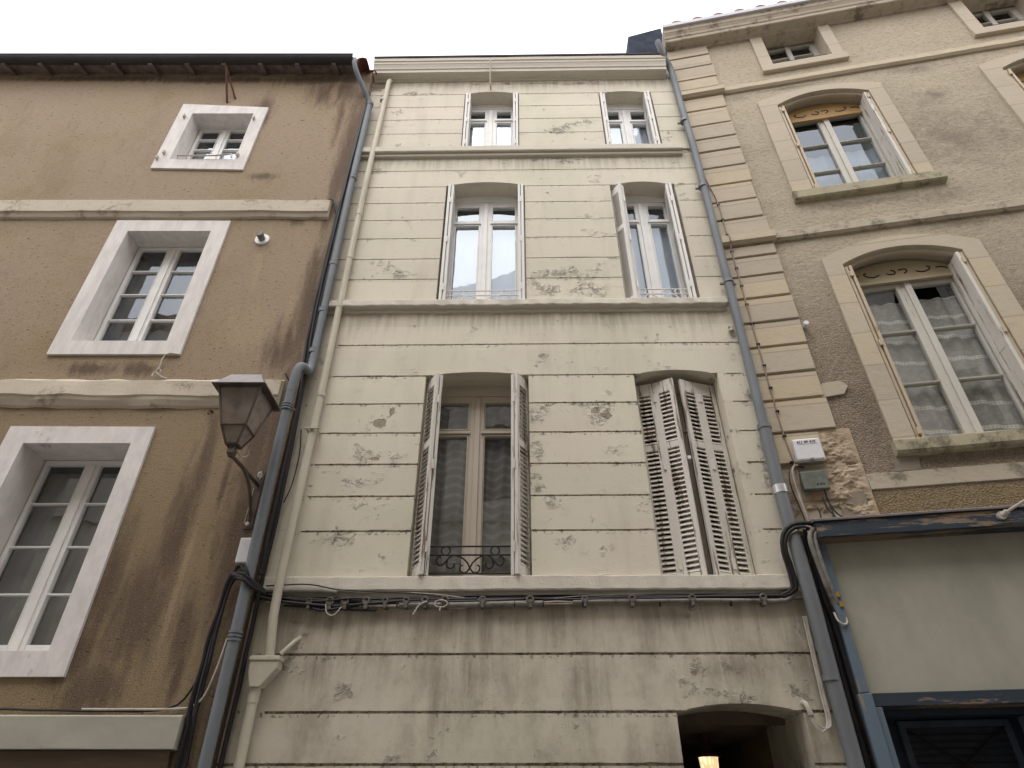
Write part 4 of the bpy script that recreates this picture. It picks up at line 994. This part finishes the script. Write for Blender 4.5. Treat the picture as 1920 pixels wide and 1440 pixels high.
# ---- street lantern
t = Thing('street_lantern', LEFT, (-2.40, .02, 3.8), 'four sided brown metal street lantern on a wall bracket', 'street lamp')
c = (-2.445, .575)
mb = MB(); mb.frustum(c, .242, .238, 4.855, 4.868); mb.frustum(c, .225, .14, 4.868, 5.015); mb.build('roof', M_LROOF, t, bevel=.004)
mb = MB(); mb.frustum(c, .235, .235, 4.848, 4.854); mb.build('roof_underside', M_LAMP, t)
mb = MB(); mb.frustum(c, .075, .075, 5.012, 5.05, 20, 0); mb.frustum(c, .088, .05, 5.05, 5.09, 20, 0); mb.build('vent_cap', M_LAMP, t)
def lantern_frame(mb, hT, zT, hB, zB, r):
    K = [(-1, -1), (1, -1), (1, 1), (-1, 1)]
    for i, (a, b) in enumerate(K):
        a2, b2 = K[(i+1) % 4]
        mb.tube([(c[0]+a*hT, c[1]+b*hT, zT), (c[0]+a*hB, c[1]+b*hB, zB)], r, 4)
        mb.tube([(c[0]+a*hB, c[1]+b*hB, zB), (c[0]+a2*hB, c[1]+b2*hB, zB)], r, 4)
    return mb
mb = MB(); lantern_frame(mb, .185, 4.85, .108, 4.50, .011); lantern_frame(mb, .108, 4.50, .05, 4.345, .011); mb.frustum(c, .055, .055, 4.335, 4.352); mb.smooth = False
mb.build('frame', M_LAMP, t)
mb = MB(); mb.frustum(c, .102, .178, 4.50, 4.845); mb.build('glass', M_GLASSL, t)
mb = MB(); mb.frustum(c, .046, .102, 4.35, 4.495); mb.build('lower_glass', M_GLASSL, t)
mb = MB(); mb.tube([(c[0], c[1], 4.84), (c[0], c[1], 4.76), (c[0], c[1], 4.73), (c[0], c[1], 4.66), (c[0], c[1], 4.62)], [.02, .022, .05, .055, .02], 16); mb.build('bulb', M_WHITE, t)
mb = MB(); mb.frustum(c, .02, .028, 4.30, 4.336); mb.frustum(c, .032, .032, 4.265, 4.30); mb.frustum(c, .018, .03, 4.235, 4.265)
mb.tube([(c[0]+.005, c[1]-.02, 4.255), (-2.405, .29, 4.235), (-2.385, .02, 4.228)], .017, 8)
mb.tube(wig([(-2.405, .36, 4.235), (-2.395, .22, 4.17), (-2.39, .11, 4.06), (-2.388, .04, 3.94), (-2.388, .02, 3.86)], 0, .04), .016, 8)
mb.build('bracket_arm', M_LAMP, t)
mb = MB(); mb.box(-2.425, -2.35, .0, .022, 3.80, 4.36); mb.build('wall_plate', M_LAMP, t)
mb = MB()
for z in (3.84, 4.32): mb.tube([(-2.388, .02, z), (-2.388, .05, z)], .018, 8)
mb.tube(wig([(-2.40, .05, 4.33), (-2.37, .06, 4.35), (-2.36, .05, 4.31), (-2.38, .045, 4.28)], 0, .02), .006, 6)
mb.build('bolt', M_STEEL, t)
mb = MB(); mb.tube([(-2.415, .03, 4.2), (-2.42, .03, 3.85)], .004, 6); mb.tube(wig([(-2.44, .52, 4.33), (-2.40, .45, 4.30), (-2.37, .42, 4.33), (-2.36, .44, 4.37)], 0, .02), .008, 6); mb.build('wire', M_WHC, t)

# ================================================================== RIGHT HOUSE
RH = Thing('stone_house', RIGHT, (0, 0, 0), 'grey roughcast house with yellow stone quoins and arched window surrounds', 'house')
DX = 2.985
A_ = (1.49, 2.355, 11.255, 12.24, 12.24); B_ = (1.305, 2.56, 8.285, 10.225, 10.415); C_ = (1.28, 2.56, 4.62, 6.965, 7.14)
ROP = [(a+k*DX, b+k*DX, c, d, e) for k in (0, 1) for a, b, c, d, e in (A_, B_, C_)]
mb = MB(); holed(mb, -.02, 10, 0, 12.3, ROP + [(.237, 9.9, 0, 2.345, 2.345)]); mb.build('wall', M_RIGHT, RH)
for op in ROP:
    if op[0] > 5.5: continue
    mb = MB(); reveal(mb, op, .34, 0); bmesh.ops.remove_doubles(mb.bm, verts=mb.bm.verts, dist=1e-5); mb.build('opening_reveal', M_LIME, RH)
# quoins
QZ = [3.9, 4.46, 4.81, 5.194, 5.527, 5.887, 6.235, 6.60, 6.945, 7.265, 7.46, 7.65, 7.95, 8.30, 8.65, 9.02, 9.385, 9.68, 10.01, 10.386, 10.71, 10.95, 11.235, 11.58, 11.89, 12.16]
mb = MB()
for k, (a, b) in enumerate(zip(QZ, QZ[1:])):
    if a in (7.46, 10.71): continue
    if a < 4.4: continue
    e = .612+random.uniform(-.012, .022)
    if a == 4.46: e = .43
    P = edge_line(-.01, e, a+.018, 1, a*3)+edge_line(e, -.01, b-.018, -1, b*3+1)
    mb.prism(P, -.01, .044+random.uniform(-.003, .003))
mb.box(-.01, .60, -.01, .006, 3.9, 12.16)
mb.build('quoin_pilaster', M_QUOIN, RH, bevel=.004)
# string courses
def strc(z0, z1, soot, seed, n=2):
    mb = MB(); p = [(0, z1+.03), (.05, z1), (.058, z1-.012), (.058, z0+.03), (.04, z0+.012), (.03, z0), (0, z0)]
    mb.sweep([(o*1.5+.02 if o else 0, z) for o, z in p], -.01, .655, 12, .003, seed)
    mb.build('string_course', M_LIME, RH)
    mb = MB(); mb.sweep(p, .66, 10, 140, .006, seed+1); mb.build('string_course', soot, RH)
strc(10.735, 10.87, M_LIME, 31); strc(7.475, 7.625, M_SOOT, 33)
# cornice and roof edge
mb = MB(); mb.sweep([(-.2, 12.13), (.035, 12.14), (.045, 12.165), (.06, 12.17), (.185, 12.18), (.195, 12.19), (.20, 12.245), (.215, 12.26), (.225, 12.30), (.25, 12.345), (.262, 12.36), (.265, 12.42), (.275, 12.43), (.275, 12.46), (-.2, 12.5)], -.03, 10, 90, .004, 41); mb.build('cornice', M_SOOT, RH)
mb = MB(); mb.sweep([(-.2, 12.50), (.285, 12.45), (.315, 12.448), (.32, 12.52), (-.2, 12.56)], -.035, 10, 1); mb.build('eaves_flashing', plain('pale zinc flashing', (.56, .56, .60), .6, 0, .1, 4, .05), RH)
mb = MB()
for i in range(30):
    u = .20+.335*i
    A = [[(u+.09*math.cos(math.pi*k/8), o, z+.085*math.sin(math.pi*k/8)) for k in range(9)] for o, z in ((.30, 12.53), (-3, 13.6))]
    for k in range(8): mb.face([A[0][k], A[0][k+1], A[1][k+1], A[1][k]])
    mb.face([A[0][k] for k in range(9)])
mb.sweep([(.2, 12.53), (.2, 12.55), (-6, 14.7), (-6, 14.6)], -.03, 10, 1)
mb.build('roof_tiles', M_ROOFT, RH)
# slate clad gable end above the cream roof
def m2r(u, o, z):
    q = RIGHT.m.inverted() @ MID.at(u, o, z); return (q.x, -q.y, q.z)
mb = MB()
F = [(2.06, 13.07), (2.01, 12.5), (2.01, 11.9), (2.64, 11.9), (2.66, 12.5), (2.68, 13.36)]
FA = [m2r(u, -.15, z) for u, z in F]; FB = [m2r(u, -.6, z) for u, z in F]
mb.face(FA); mb.face(FB)
for i in range(len(F)):
    j = (i+1) % len(F); mb.face([FA[i], FA[j], FB[j], FB[i]])
mb.build('slate_flank', plain('blue slate cladding', (.035, .045, .065), .85, 0, .35, 5, .1, .1), RH)

def surround(w, op, eu, zo, zco, e, m, sill=None, k=0.0):
    """stone surround following an arched opening; eu = side width"""
    u0, u1, z0, zs, zc = op
    n = 14
    A = arc(u0, u1, zs, zc, n) if zc > zs else [(u0+(u1-u0)*i/n, zs) for i in range(n+1)]
    Bo = arc(u0-eu[0], u1+eu[1], zo, zco, n) if zco > zo else [(u0-eu[0]+(u1-u0+eu[0]+eu[1])*i/n, zo) for i in range(n+1)]
    inn = [(u0, z0)] + A + [(u1, z0)]; out = [(u0-eu[0], z0)] + Bo + [(u1+eu[1], z0)]
    mb = MB()
    for i in range(len(inn)-1):
        p = [inn[i], inn[i+1], out[i+1], out[i]]
        a = [mb.V(u, 0, z) for u, z in p]; b = [mb.V(u, e, z) for u, z in p]
        mb.bm.faces.new(b)
        mb.bm.faces.new((a[0], a[1], b[1], b[0])); mb.bm.faces.new((a[2], a[3], b[3], b[2]))
        if i == 0: mb.bm.faces.new((a[3], a[0], b[0], b[3]))
    bmesh.ops.remove_doubles(mb.bm, verts=mb.bm.verts, dist=1e-5)
    # thin inner rebate line round the arch
    if zc > zs:
        A2 = arc(u0+.002, u1-.002, zs-.05, zc-.045, n)
        for (p, q, r_, s_) in zip(A, A[1:], A2, A2[1:]):
            a = [mb.V(x, -.07, y) for x, y in (p, q, s_, r_)]; b = [mb.V(x, -.03, y) for x, y in (p, q, s_, r_)]
            mb.bm.faces.new(b); mb.bm.faces.new((a[2], a[3], b[3], b[2]))
    mb.build('surround', m, RH, w)

def right_window(k, op, panes, outer, d, cur, valm, sillm, glass, extra=None):
    du = k*DX; op = (op[0]+du, op[1]+du, *op[2:]); outer = (outer[0]+du, outer[1]+du, outer[2], outer[3]); pn = [(p[0]+du, p[1]+du, p[2], p[3]) for p in panes]
    mb = MB(); frame_rects(mb, outer, pn, -d-.06, -d, .008)
    cu = (outer[0]+outer[1])/2
    mb.box(cu-.035, cu+.035, -d-.003, -d+.022, outer[2], outer[3]-.04)
    mb.box(op[0]-.02, outer[0], -d-.05, -d+.003, outer[2], outer[3]); mb.box(outer[1], op[1]+.02, -d-.05, -d+.003, outer[2], outer[3])
    mb.box(op[0]-.02, op[1]+.02, -d-.05, -d+.006, outer[3], op[4]+.05)
    w = mb.build('window', M_WINR, RH, bevel=.003)
    panes_mesh(pn, -d-.03).build('pane', glass, RH, w, fix=False)
    if cur: curtain(RH, w, op[0], op[1], op[2], cur[1], -d-.11, cur[0], .012, .17)
    room(RH, w, op[0]-.05, op[1]+.05, op[2]-.02, op[4]+.08, -d-.056)
    if valm:
        n = 14; A = arc(op[0]+.035, op[1]-.035, op[3]-.03, op[4]-.025, n); zb = op[3]-.155
        mb = MB(); mb.prism([(op[0]+.035, zb)] + A + [(op[1]-.035, zb)], -.215, -.19); mb.box(op[0]+.03, op[1]-.03, -.22, -.175, zb-.03, zb)
        v = mb.build('valance', valm, RH, w)
        mb = MB(); zc = zb+.10; m0 = (op[0]+op[1])/2
        for sg in (-1, 1):
            for pts in ([(.06, .075), (.02, .045), (.03, .0), (.08, -.005), (.12, .02)] if sg < 0 else [(.02, .06), (.09, .07), (.11, .03), (.07, -.01)],
                        [(.20, .01), (.26, -.02), (.33, -.0), (.36, .05), (.33, .07)], [(.42, .03), (.48, .03), (.54, -.005)]):
                mb.tube(wig([(m0+sg*a, -.1905, zc+b*.85) for a, b in pts], 0, .015), .0085, 6)
        mb.build('carved_scroll', M_IRON, RH, v)
        for sg in (-1, 1):
            u = op[0]+.03 if sg < 0 else op[1]-.03
            for j in range(2):
                mb = MB(); uu = u-sg*.042*j
                (louvre_leaf(mb, (uu, -.215), (uu, .015+.012*j), op[2]+.02, op[3]-.03, .03, None, 1) if sg < 0 else
                 mb.box(uu-.014, uu+.014, -.215, .015+.012*j, op[2]+.02, op[3]-.03).box(uu-.018, uu+.018, -.215, -.165, op[2]+.018, op[3]-.028).box(uu-.018, uu+.018, -.03+.012*j, .018+.012*j, op[2]+.018, op[3]-.028).box(uu-.0175, uu+.0175, -.165, -.03, op[2]+1.0, op[2]+1.1))
                mb.build('shutter', M_SHUTR if (sg < 0 or j == 0) else M_SHUT, RH, w, bevel=.0025)
            mb = MB()
            for zf in (.04, .5, .93):
                z = op[2]+(op[3]-op[2])*zf; mb.box(u-sg*.035, u-sg*.0, .018, .04, z-.035, z+.035)
            mb.build('hinge', M_SHUTR, RH, w)
    return w
PB2 = [(1.464, 1.864), (2.003, 2.44)]
for k in (0, 1):
    du = k*DX
    w = right_window(k, B_, rows(PB2[0], PB2[1], (8.34, 8.94, 9.51, 10.09), .018), (1.40, 2.555, 8.29, 10.17), .235, (M_NETB, 9.4), M_OCHRE, M_SILL, M_GLASSU)
    w['label'] = 'arched window with ochre carved valance'
    op = (B_[0]+du, B_[1]+du, *B_[2:]); surround(w, op, (.245, .195), 10.375, 10.535, .03, M_LIME)
    mb = MB(); mb.sweep([(-.3, 8.29), (.075, 8.283), (.08, 8.275), (.08, 8.15), (.06, 8.13), (0, 8.12)], 1.04+du, 2.82+du, 40, .004, 51+k); mb.build('sill', M_SILL, RH, w)
    w = right_window(k, C_, rows((1.474, 1.854), (2.012, 2.452), (4.69, 5.41, 6.09, 6.74), .018), (1.41, 2.555, 4.63, 6.82), .235, (M_LACE, 6.60), M_CREAMV, M_SILL, M_GLASS)
    op = (C_[0]+du, C_[1]+du, *C_[2:]); surround(w, op, (.20, .22), 7.085, 7.31, .03, M_LIME)
    w['label'] = 'large arched window with lace curtain and cream valance'
    mb = MB(); mb.sweep([(-.3, 4.625), (.085, 4.615), (.09, 4.605), (.09, 4.50), (.07, 4.475), (0, 4.465)], 1.05+du, 2.82+du, 40, .006, 55+k); mb.build('sill', M_SILL, RH, w)
    w = right_window(k, A_, rows((1.60, 1.90), (1.96, 2.27), (11.31, 11.53, 11.82, 12.11), .022), (1.50, 2.345, 11.26, 12.22), .23, None, None, M_LIME, M_GLASS)
    op = (A_[0]+du, A_[1]+du, *A_[2:4], 12.2)
    mb = MB(); 
    mb.box(1.31+du, 1.49+du, 0, .035, 11.255, 12.135); mb.box(2.355+du, 2.525+du, 0, .035, 11.255, 12.135); mb.build('jamb', M_LIME, RH, w, bevel=.004)
    mb = MB(); mb.box(1.30+du, 2.545+du, -.23, .06, 11.10, 11.254); mb.build('sill', M_LIME, RH, w, bevel=.005)
    mb = MB(); mb.tube([(1.49+du, -.06, 11.45), (2.355+du, -.06, 11.45)], .009, 8); mb.build('railing', M_IRON, RH, w)
# paper behind the first floor glass, sticker above
# smooth stone band and patches above the shop
mb = MB(); mb.sweep([(0, 4.318), (.012, 4.315), (.014, 4.16), (0, 4.155)], .74, 10, 60, .003, 61); mb.build('stone_band', M_SOOT, RH)
mb = MB(); mb.prism([(.44, 4.14), (.665, 4.145), (.675, 3.86), (.42, 3.86)], 0, .018); mb.prism([(1.03, 4.465), (1.25, 4.465), (1.22, 4.32), (1.0, 4.32)], 0, .012); mb.build('cement_patch', M_PATCH, RH)
def rub(a, b):
    u = -.005+.74*a; z = 3.80+1.02*b
    q = Vector((u*4.2, z*5.5, 3)); n1 = noise.ridged_multi_fractal(q, .9, 2.2, 6, 1.0, 2.0)-1.1
    n2 = noise.fractal(Vector((u*15, z*18, 1)), .8, 2.1, 4); n3 = noise.noise((u*2.1+5, z*2.6, 9))
    edge = max(0, min(1, 5*a+.25, 6*(1-a), 6*(1-b)))
    crs = sum(-.05*max(0, 1-abs(z+.02*n3-zc)/.022) for zc in (4.43, 4.06))
    cav = -.07*max(0, .35-math.hypot((u-.16)/.5, (z-3.92)/.28))/.35
    rough = .35 if u < .40 and z > 4.1 else 1.0
    return (u, .016+edge*(rough*(.034*n1+.014*n2)+.02*n3+crs+cav), z)
mb = MB(); mb.grid(rub, 110, 150); mb.build('eroded_stone', M_RUB, RH)
mb = MB(); mb.prism([(.58, 5.19), (.80, 5.21), (.86, 5.30), (.80, 5.37), (.63, 5.36), (.57, 5.3)], 0, .028); mb.build('mortar_patch', M_LIME, RH)
# things on the right wall
t = Thing('meter_box', RIGHT, (.28, .03, 4.45), 'white plastic utility box with a black number on eroded stone', 'utility box', 'utility boxes on the walls')
MB().box(.152, .408, .03, .105, 4.462, 4.70).build('box', M_BOX, t, bevel=.018)
mb = MB(); mb.box(.165, .395, .035, .096, 4.448, 4.462); mb.box(.27, .30, .10, .112, 4.462, 4.482); mb.build('base', M_GRYC, t)
cv = bpy.data.curves.new('number', 'FONT'); cv.body = '411 08 410'; cv.size = .037; cv.align_x = 'LEFT'; cv.extrude = .0006; cv.space_character = 1.02; cv.offset = .0009
to = bpy.data.objects.new('number_tmp', cv); COL.objects.link(to)
dg = bpy.context.evaluated_depsgraph_get(); me = bpy.data.meshes.new_from_object(to.evaluated_get(dg)); bpy.data.objects.remove(to)
no = bpy.data.objects.new('number', me); COL.objects.link(no); no.parent = t.e; me.materials.append(M_INK)
no.matrix_local = Matrix.Translation(Vector((.188, -.1062, 4.645))-t.base) @ Matrix.Rotation(rad(90), 4, 'X')
mb = MB(); mb.box(.19, .375, .1045, .1060, 4.634, 4.6365); mb.build('rule', M_INK, t)
t = Thing('junction_box', RIGHT, (.25, .03, 4.15), 'mossy grey junction box below the numbered white box', 'utility box', 'utility boxes on the walls')
MB().box(.143, .372, .03, .095, 4.168, 4.355).build('box', M_GBOX, t, bevel=.008)
mb = MB()
for u in (.27, .30, .325): mb.tube([(u, .09, 4.215), (u, .098, 4.215)], .009, 8)
mb.build('screw', M_INK, t)
mb = MB(); mb.tube([(.655, 0, 6.13), (.655, .075, 6.13)], .022, 10); mb.tube([(.655, .07, 6.13), (.655, .085, 6.13)], .028, 10)
single('insulator', mb, M_WHITE, RIGHT, (.655, 0, 6.13), 'small white insulator knob on roughcast beside the yellow quoins', 'insulator')
# clipped cable on the quoins
t = Thing('clipped_cable', RIGHT, (.11, .05, 4.3), 'thin tan cable clipped down the yellow quoin stones', 'cable')
mb = MB(); mb.tube(wig([(.02, .05, 9.3), (.05, .05, 8.75), (.085, .055, 8.5), (.11, .055, 8.3), (.112, .06, 7.75), (.112, .125, 7.62), (.112, .125, 7.49), (.11, .06, 7.38), (.108, .055, 6.6), (.105, .05, 5.4), (.108, .05, 4.75), (.125, .05, 4.5), (.13, .06, 4.35), (.11, .06, 4.2), (.085, .07, 3.98), (.08, .08, 3.8)], .006, .09, 81), .0085, 8); mb.build('cable', M_TANC, t)
for i in range(14):
    z = 8.25-.29*i
    mb = MB(); mb.box(.092, .128, .028, .066, z-.006, z+.006); mb.build('clip', M_IRON, t)
t = Thing('tan_cable_loop', RIGHT, (.07, .06, 4.1), 'tan cables looping out beside the mossy junction box', 'cables')
for k, (a, m) in enumerate(((0, M_TANC), (.014, M_TANC), (.027, M_WHC), (-.012, M_BLK), (.04, M_TANC))):
    mb = MB(); mb.tube(wig([(.20-a, .035, 4.43+a*.3), (.13, .075, 4.425+a*.4), (.07+a*.6, .09, 4.385), (.045+a, .09, 4.29), (.05+a, .085, 4.18), (.07+a*.6, .09, 4.0), (.085+a*.5, .1, 3.8), (.09, .11, 3.7)], .006, .03, k+101), .0075, 8); mb.build('cable', m, t)
t = Thing('black_drop_cables', RIGHT, (.3, .05, 3.85), 'black cables dropping from the mossy junction box onto the blue fascia', 'cables')
for k, pts in enumerate(([(.32, .06, 4.17), (.33, .05, 4.05), (.37, .055, 3.93), (.45, .08, 3.86), (.56, .12, 3.835)], [(.29, .05, 4.1), (.30, .06, 3.98), (.33, .07, 3.92), (.30, .08, 3.86), (.22, .1, 3.82)], [(.33, .05, 4.08), (.335, .06, 3.93), (.34, .09, 3.83)], [(.22, .05, 4.0), (.225, .06, 3.92), (.20, .07, 3.85)])):
    mb = MB(); mb.tube(wig(pts, .004, .03, k+111), .007, 8); mb.build('cable', M_BLK, t)

# ---- blue shopfront
S = Thing('blue_shopfront', RIGHT, (.1, 0, 0), 'old blue shopfront with peeling fascia and blank grey board', 'shopfront')
mb = MB(); mb.sweep([(0, 3.835), (.245, 3.80), (.255, 3.80), (.257, 3.815), (.25, 3.822), (0, 3.86)], .09, 10, 60, .002, 71); mb.build('lead_flashing', M_LROOF, S)
mb = MB(); mb.sweep([(0, 3.79), (.235, 3.792), (.24, 3.70), (.255, 3.695), (.255, 3.655), (.10, 3.65), (0, 3.65)], .105, 10, 60, .0025, 72); mb.build('fascia_board', M_BLUEH, S)
mb = MB(); mb.box(.10, .175, .0, .135, 2.45, 3.648); mb.box(.085, .185, 0, .14, 0, 2.445); mb.build('post', M_BLUE, S, bevel=.006)
mb = MB(); mb.box(.188, .235, -.10, .12, 0, 2.352); mb.build('post', M_BLUE, S, bevel=.004)
mb = MB(); mb.box(.177, 10, .02, .085, 2.45, 3.648); mb.build('blank_board', M_PANEL, S)
mb = MB(); mb.box(.187, 10, .0, .12, 2.356, 2.448); mb.build('transom', M_BLUEH, S, bevel=.004)
mb = MB(); mb.box(.237, 10, -.32, -.27, 0, 2.35); mb.box(.237, 10, -.27, .0, 2.30, 2.354); mb.build('recess', M_BLUED, S)
d = []
mb = MB(); frame_rects(mb, (.42, 1.22, .9, 2.29), [(.465, 1.175, 1.0, 2.245)], -.268, -.22); dr = mb.build('door', M_BLUED2, S, bevel=.003)
mb = MB(); mb.face([(.46, -.262, 1.0), (1.18, -.262, 1.0), (1.18, -.262, 2.25), (.46, -.262, 2.25)]); mb.build('backing_panel', M_BLUED, S, dr)
mb = MB()
for i in range(26): mb.tube([(.465, -.245, 1.02+.047*i), (1.175, -.245, 1.02+.047*i)], .007, 6)
for i in range(3):
    z = 2.245-.62*i
    mb.tube([(.465, -.235, z), (1.175, -.235, z-.5)], .009, 6); mb.tube([(1.175, -.235, z), (.465, -.235, z-.5)], .009, 6)
mb.build('grille', M_IRON, S, dr)
mb = MB(); mb.box(1.30, 1.38, -.26, .11, 0, 2.35); mb.build('post', M_BLUE, S, bevel=.004)
t = Thing('sign_lamp_arm', RIGHT, (1.58, .25, 3.73), 'white painted metal arm bolted to the blue fascia', 'lamp bracket')
mb = MB(); mb.tube([(1.565, .25, 3.735), (1.59, .285, 3.75), (1.80, .45, 3.84), (2.2, .75, 4.0)], .013, 8); mb.build('arm', M_WHC, t)
mb = MB(); mb.tube([(1.565, .235, 3.735), (1.565, .27, 3.735)], .035, 12); mb.tube([(1.57, .262, 3.735), (1.60, .295, 3.755)], .024, 10); mb.build('mount', M_WHC, t)
# yellow tags among cables
M_YEL = plain('yellow plastic', (.30, .19, .03), .6)
for du, zt in ((0, 3.17), (.007, 3.09)):
    single('cable_tag', MB().box(2.705+du, 2.735+du, .142, .173, zt, zt+.045), M_YEL, MID, (2.72, .15, zt), 'small yellow plastic tag among black cables beside the blue post', 'cable tag', 'yellow tags on the cables', .004)

# ================================================================== STREET
def sheet(name, pts, z, m):
    me = bpy.data.meshes.new(name); me.from_pydata([(x, y, z) for x, y in pts], [], [list(range(len(pts)))]); me.materials.append(m)
    o = bpy.data.objects.new(name, me); COL.objects.link(o); o['kind'] = 'structure'; return o
sheet('ground', [(-300, -300), (300, -300), (300, 300), (-300, 300)], 0, M_ASPH)
STREET = Frame((0, -1.6, 0), 180)
OH = Thing('opposite_house', STREET, (0, 0, 0), 'pale stone house across the street reflected in the window panes', 'house')
OOP = [(x-.5, x+.5, z, z+h, z+h+.08) for x in [-15+2.6*i for i in range(13)] for z, h in ((1.0, 1.6), (4.2, 2.0), (7.6, 1.9), (10.6, 1.3))]
mb = MB(); holed(mb, -17, 17, 0, 12.6, OOP); mb.build('wall', M_OPP, OH)
mb = MB(); mb.box(-17, 17, -.32, -.27, 0, 12.4); mb.build('dark_glazing', M_OPPD, OH)
mb = MB(); mb.sweep([(0, 12.4), (.12, 12.42), (.22, 12.62), (.22, 12.72), (-5, 14.6), (-5, 12.4)], -17, 17, 1); mb.build('roof', M_ROOFT, OH)
mb = MB()
for z in (3.7, 7.1): mb.box(-17, 17, 0, .08, z, z+.18)
mb.build('string_course', M_OPP, OH)

# ================================================================== LIGHT
SUN_EL, SUN_AZ = 62, 200   # degrees; azimuth from +Y clockwise
W = bpy.data.worlds.new('World'); SC.world = W; W.use_nodes = True
nt = W.node_tree; nt.nodes.clear()
out = nt.nodes.new('ShaderNodeOutputWorld'); bg = nt.nodes.new('ShaderNodeBackground'); sky = nt.nodes.new('ShaderNodeTexSky')
sky.sky_type = 'NISHITA'; sky.sun_disc = False; sky.sun_elevation = rad(SUN_EL); sky.sun_rotation = rad(SUN_AZ); sky.air_density = 1.0; sky.dust_density = 6.0; sky.ozone_density = 1.0
hs = nt.nodes.new('ShaderNodeHueSaturation'); hs.inputs['Saturation'].default_value = .12
mx = nt.nodes.new('ShaderNodeMix'); mx.data_type = 'RGBA'; mx.inputs[0].default_value = .75; mx.inputs[7].default_value = (10.5, 10.2, 10.6, 1)
nt.links.new(sky.outputs[0], hs.inputs['Color']); nt.links.new(hs.outputs[0], mx.inputs[6]); nt.links.new(mx.outputs[2], bg.inputs['Color']); nt.links.new(bg.outputs[0], out.inputs['Surface'])
bg.inputs['Strength'].default_value = .15
L = bpy.data.lights.new('sun', 'SUN'); L.energy = .8; L.angle = rad(40); L.color = (1, .96, .9)
lo = bpy.data.objects.new('sun', L); COL.objects.link(lo)
dv = Vector((math.sin(rad(SUN_AZ))*math.cos(rad(SUN_EL)), math.cos(rad(SUN_AZ))*math.cos(rad(SUN_EL)), math.sin(rad(SUN_EL))))
lo.rotation_euler = (-dv).to_track_quat('-Z', 'Y').to_euler()

cam = bpy.data.cameras.new('camera'); co = bpy.data.objects.new('camera', cam); COL.objects.link(co)
co.location = (0, 0, 1.65); co.rotation_euler = (rad(90+34.8), 0, 0)
cam.sensor_width = 36; cam.lens = 1175/1920*36; cam.clip_start = .05; cam.clip_end = 1000
SC.camera = co
vs = SC.view_settings; vs.view_transform = 'Standard'; vs.look = 'None'; vs.exposure = .64; vs.gamma = 1
SC.cycles.max_bounces = 8; SC.cycles.transparent_max_bounces = 12
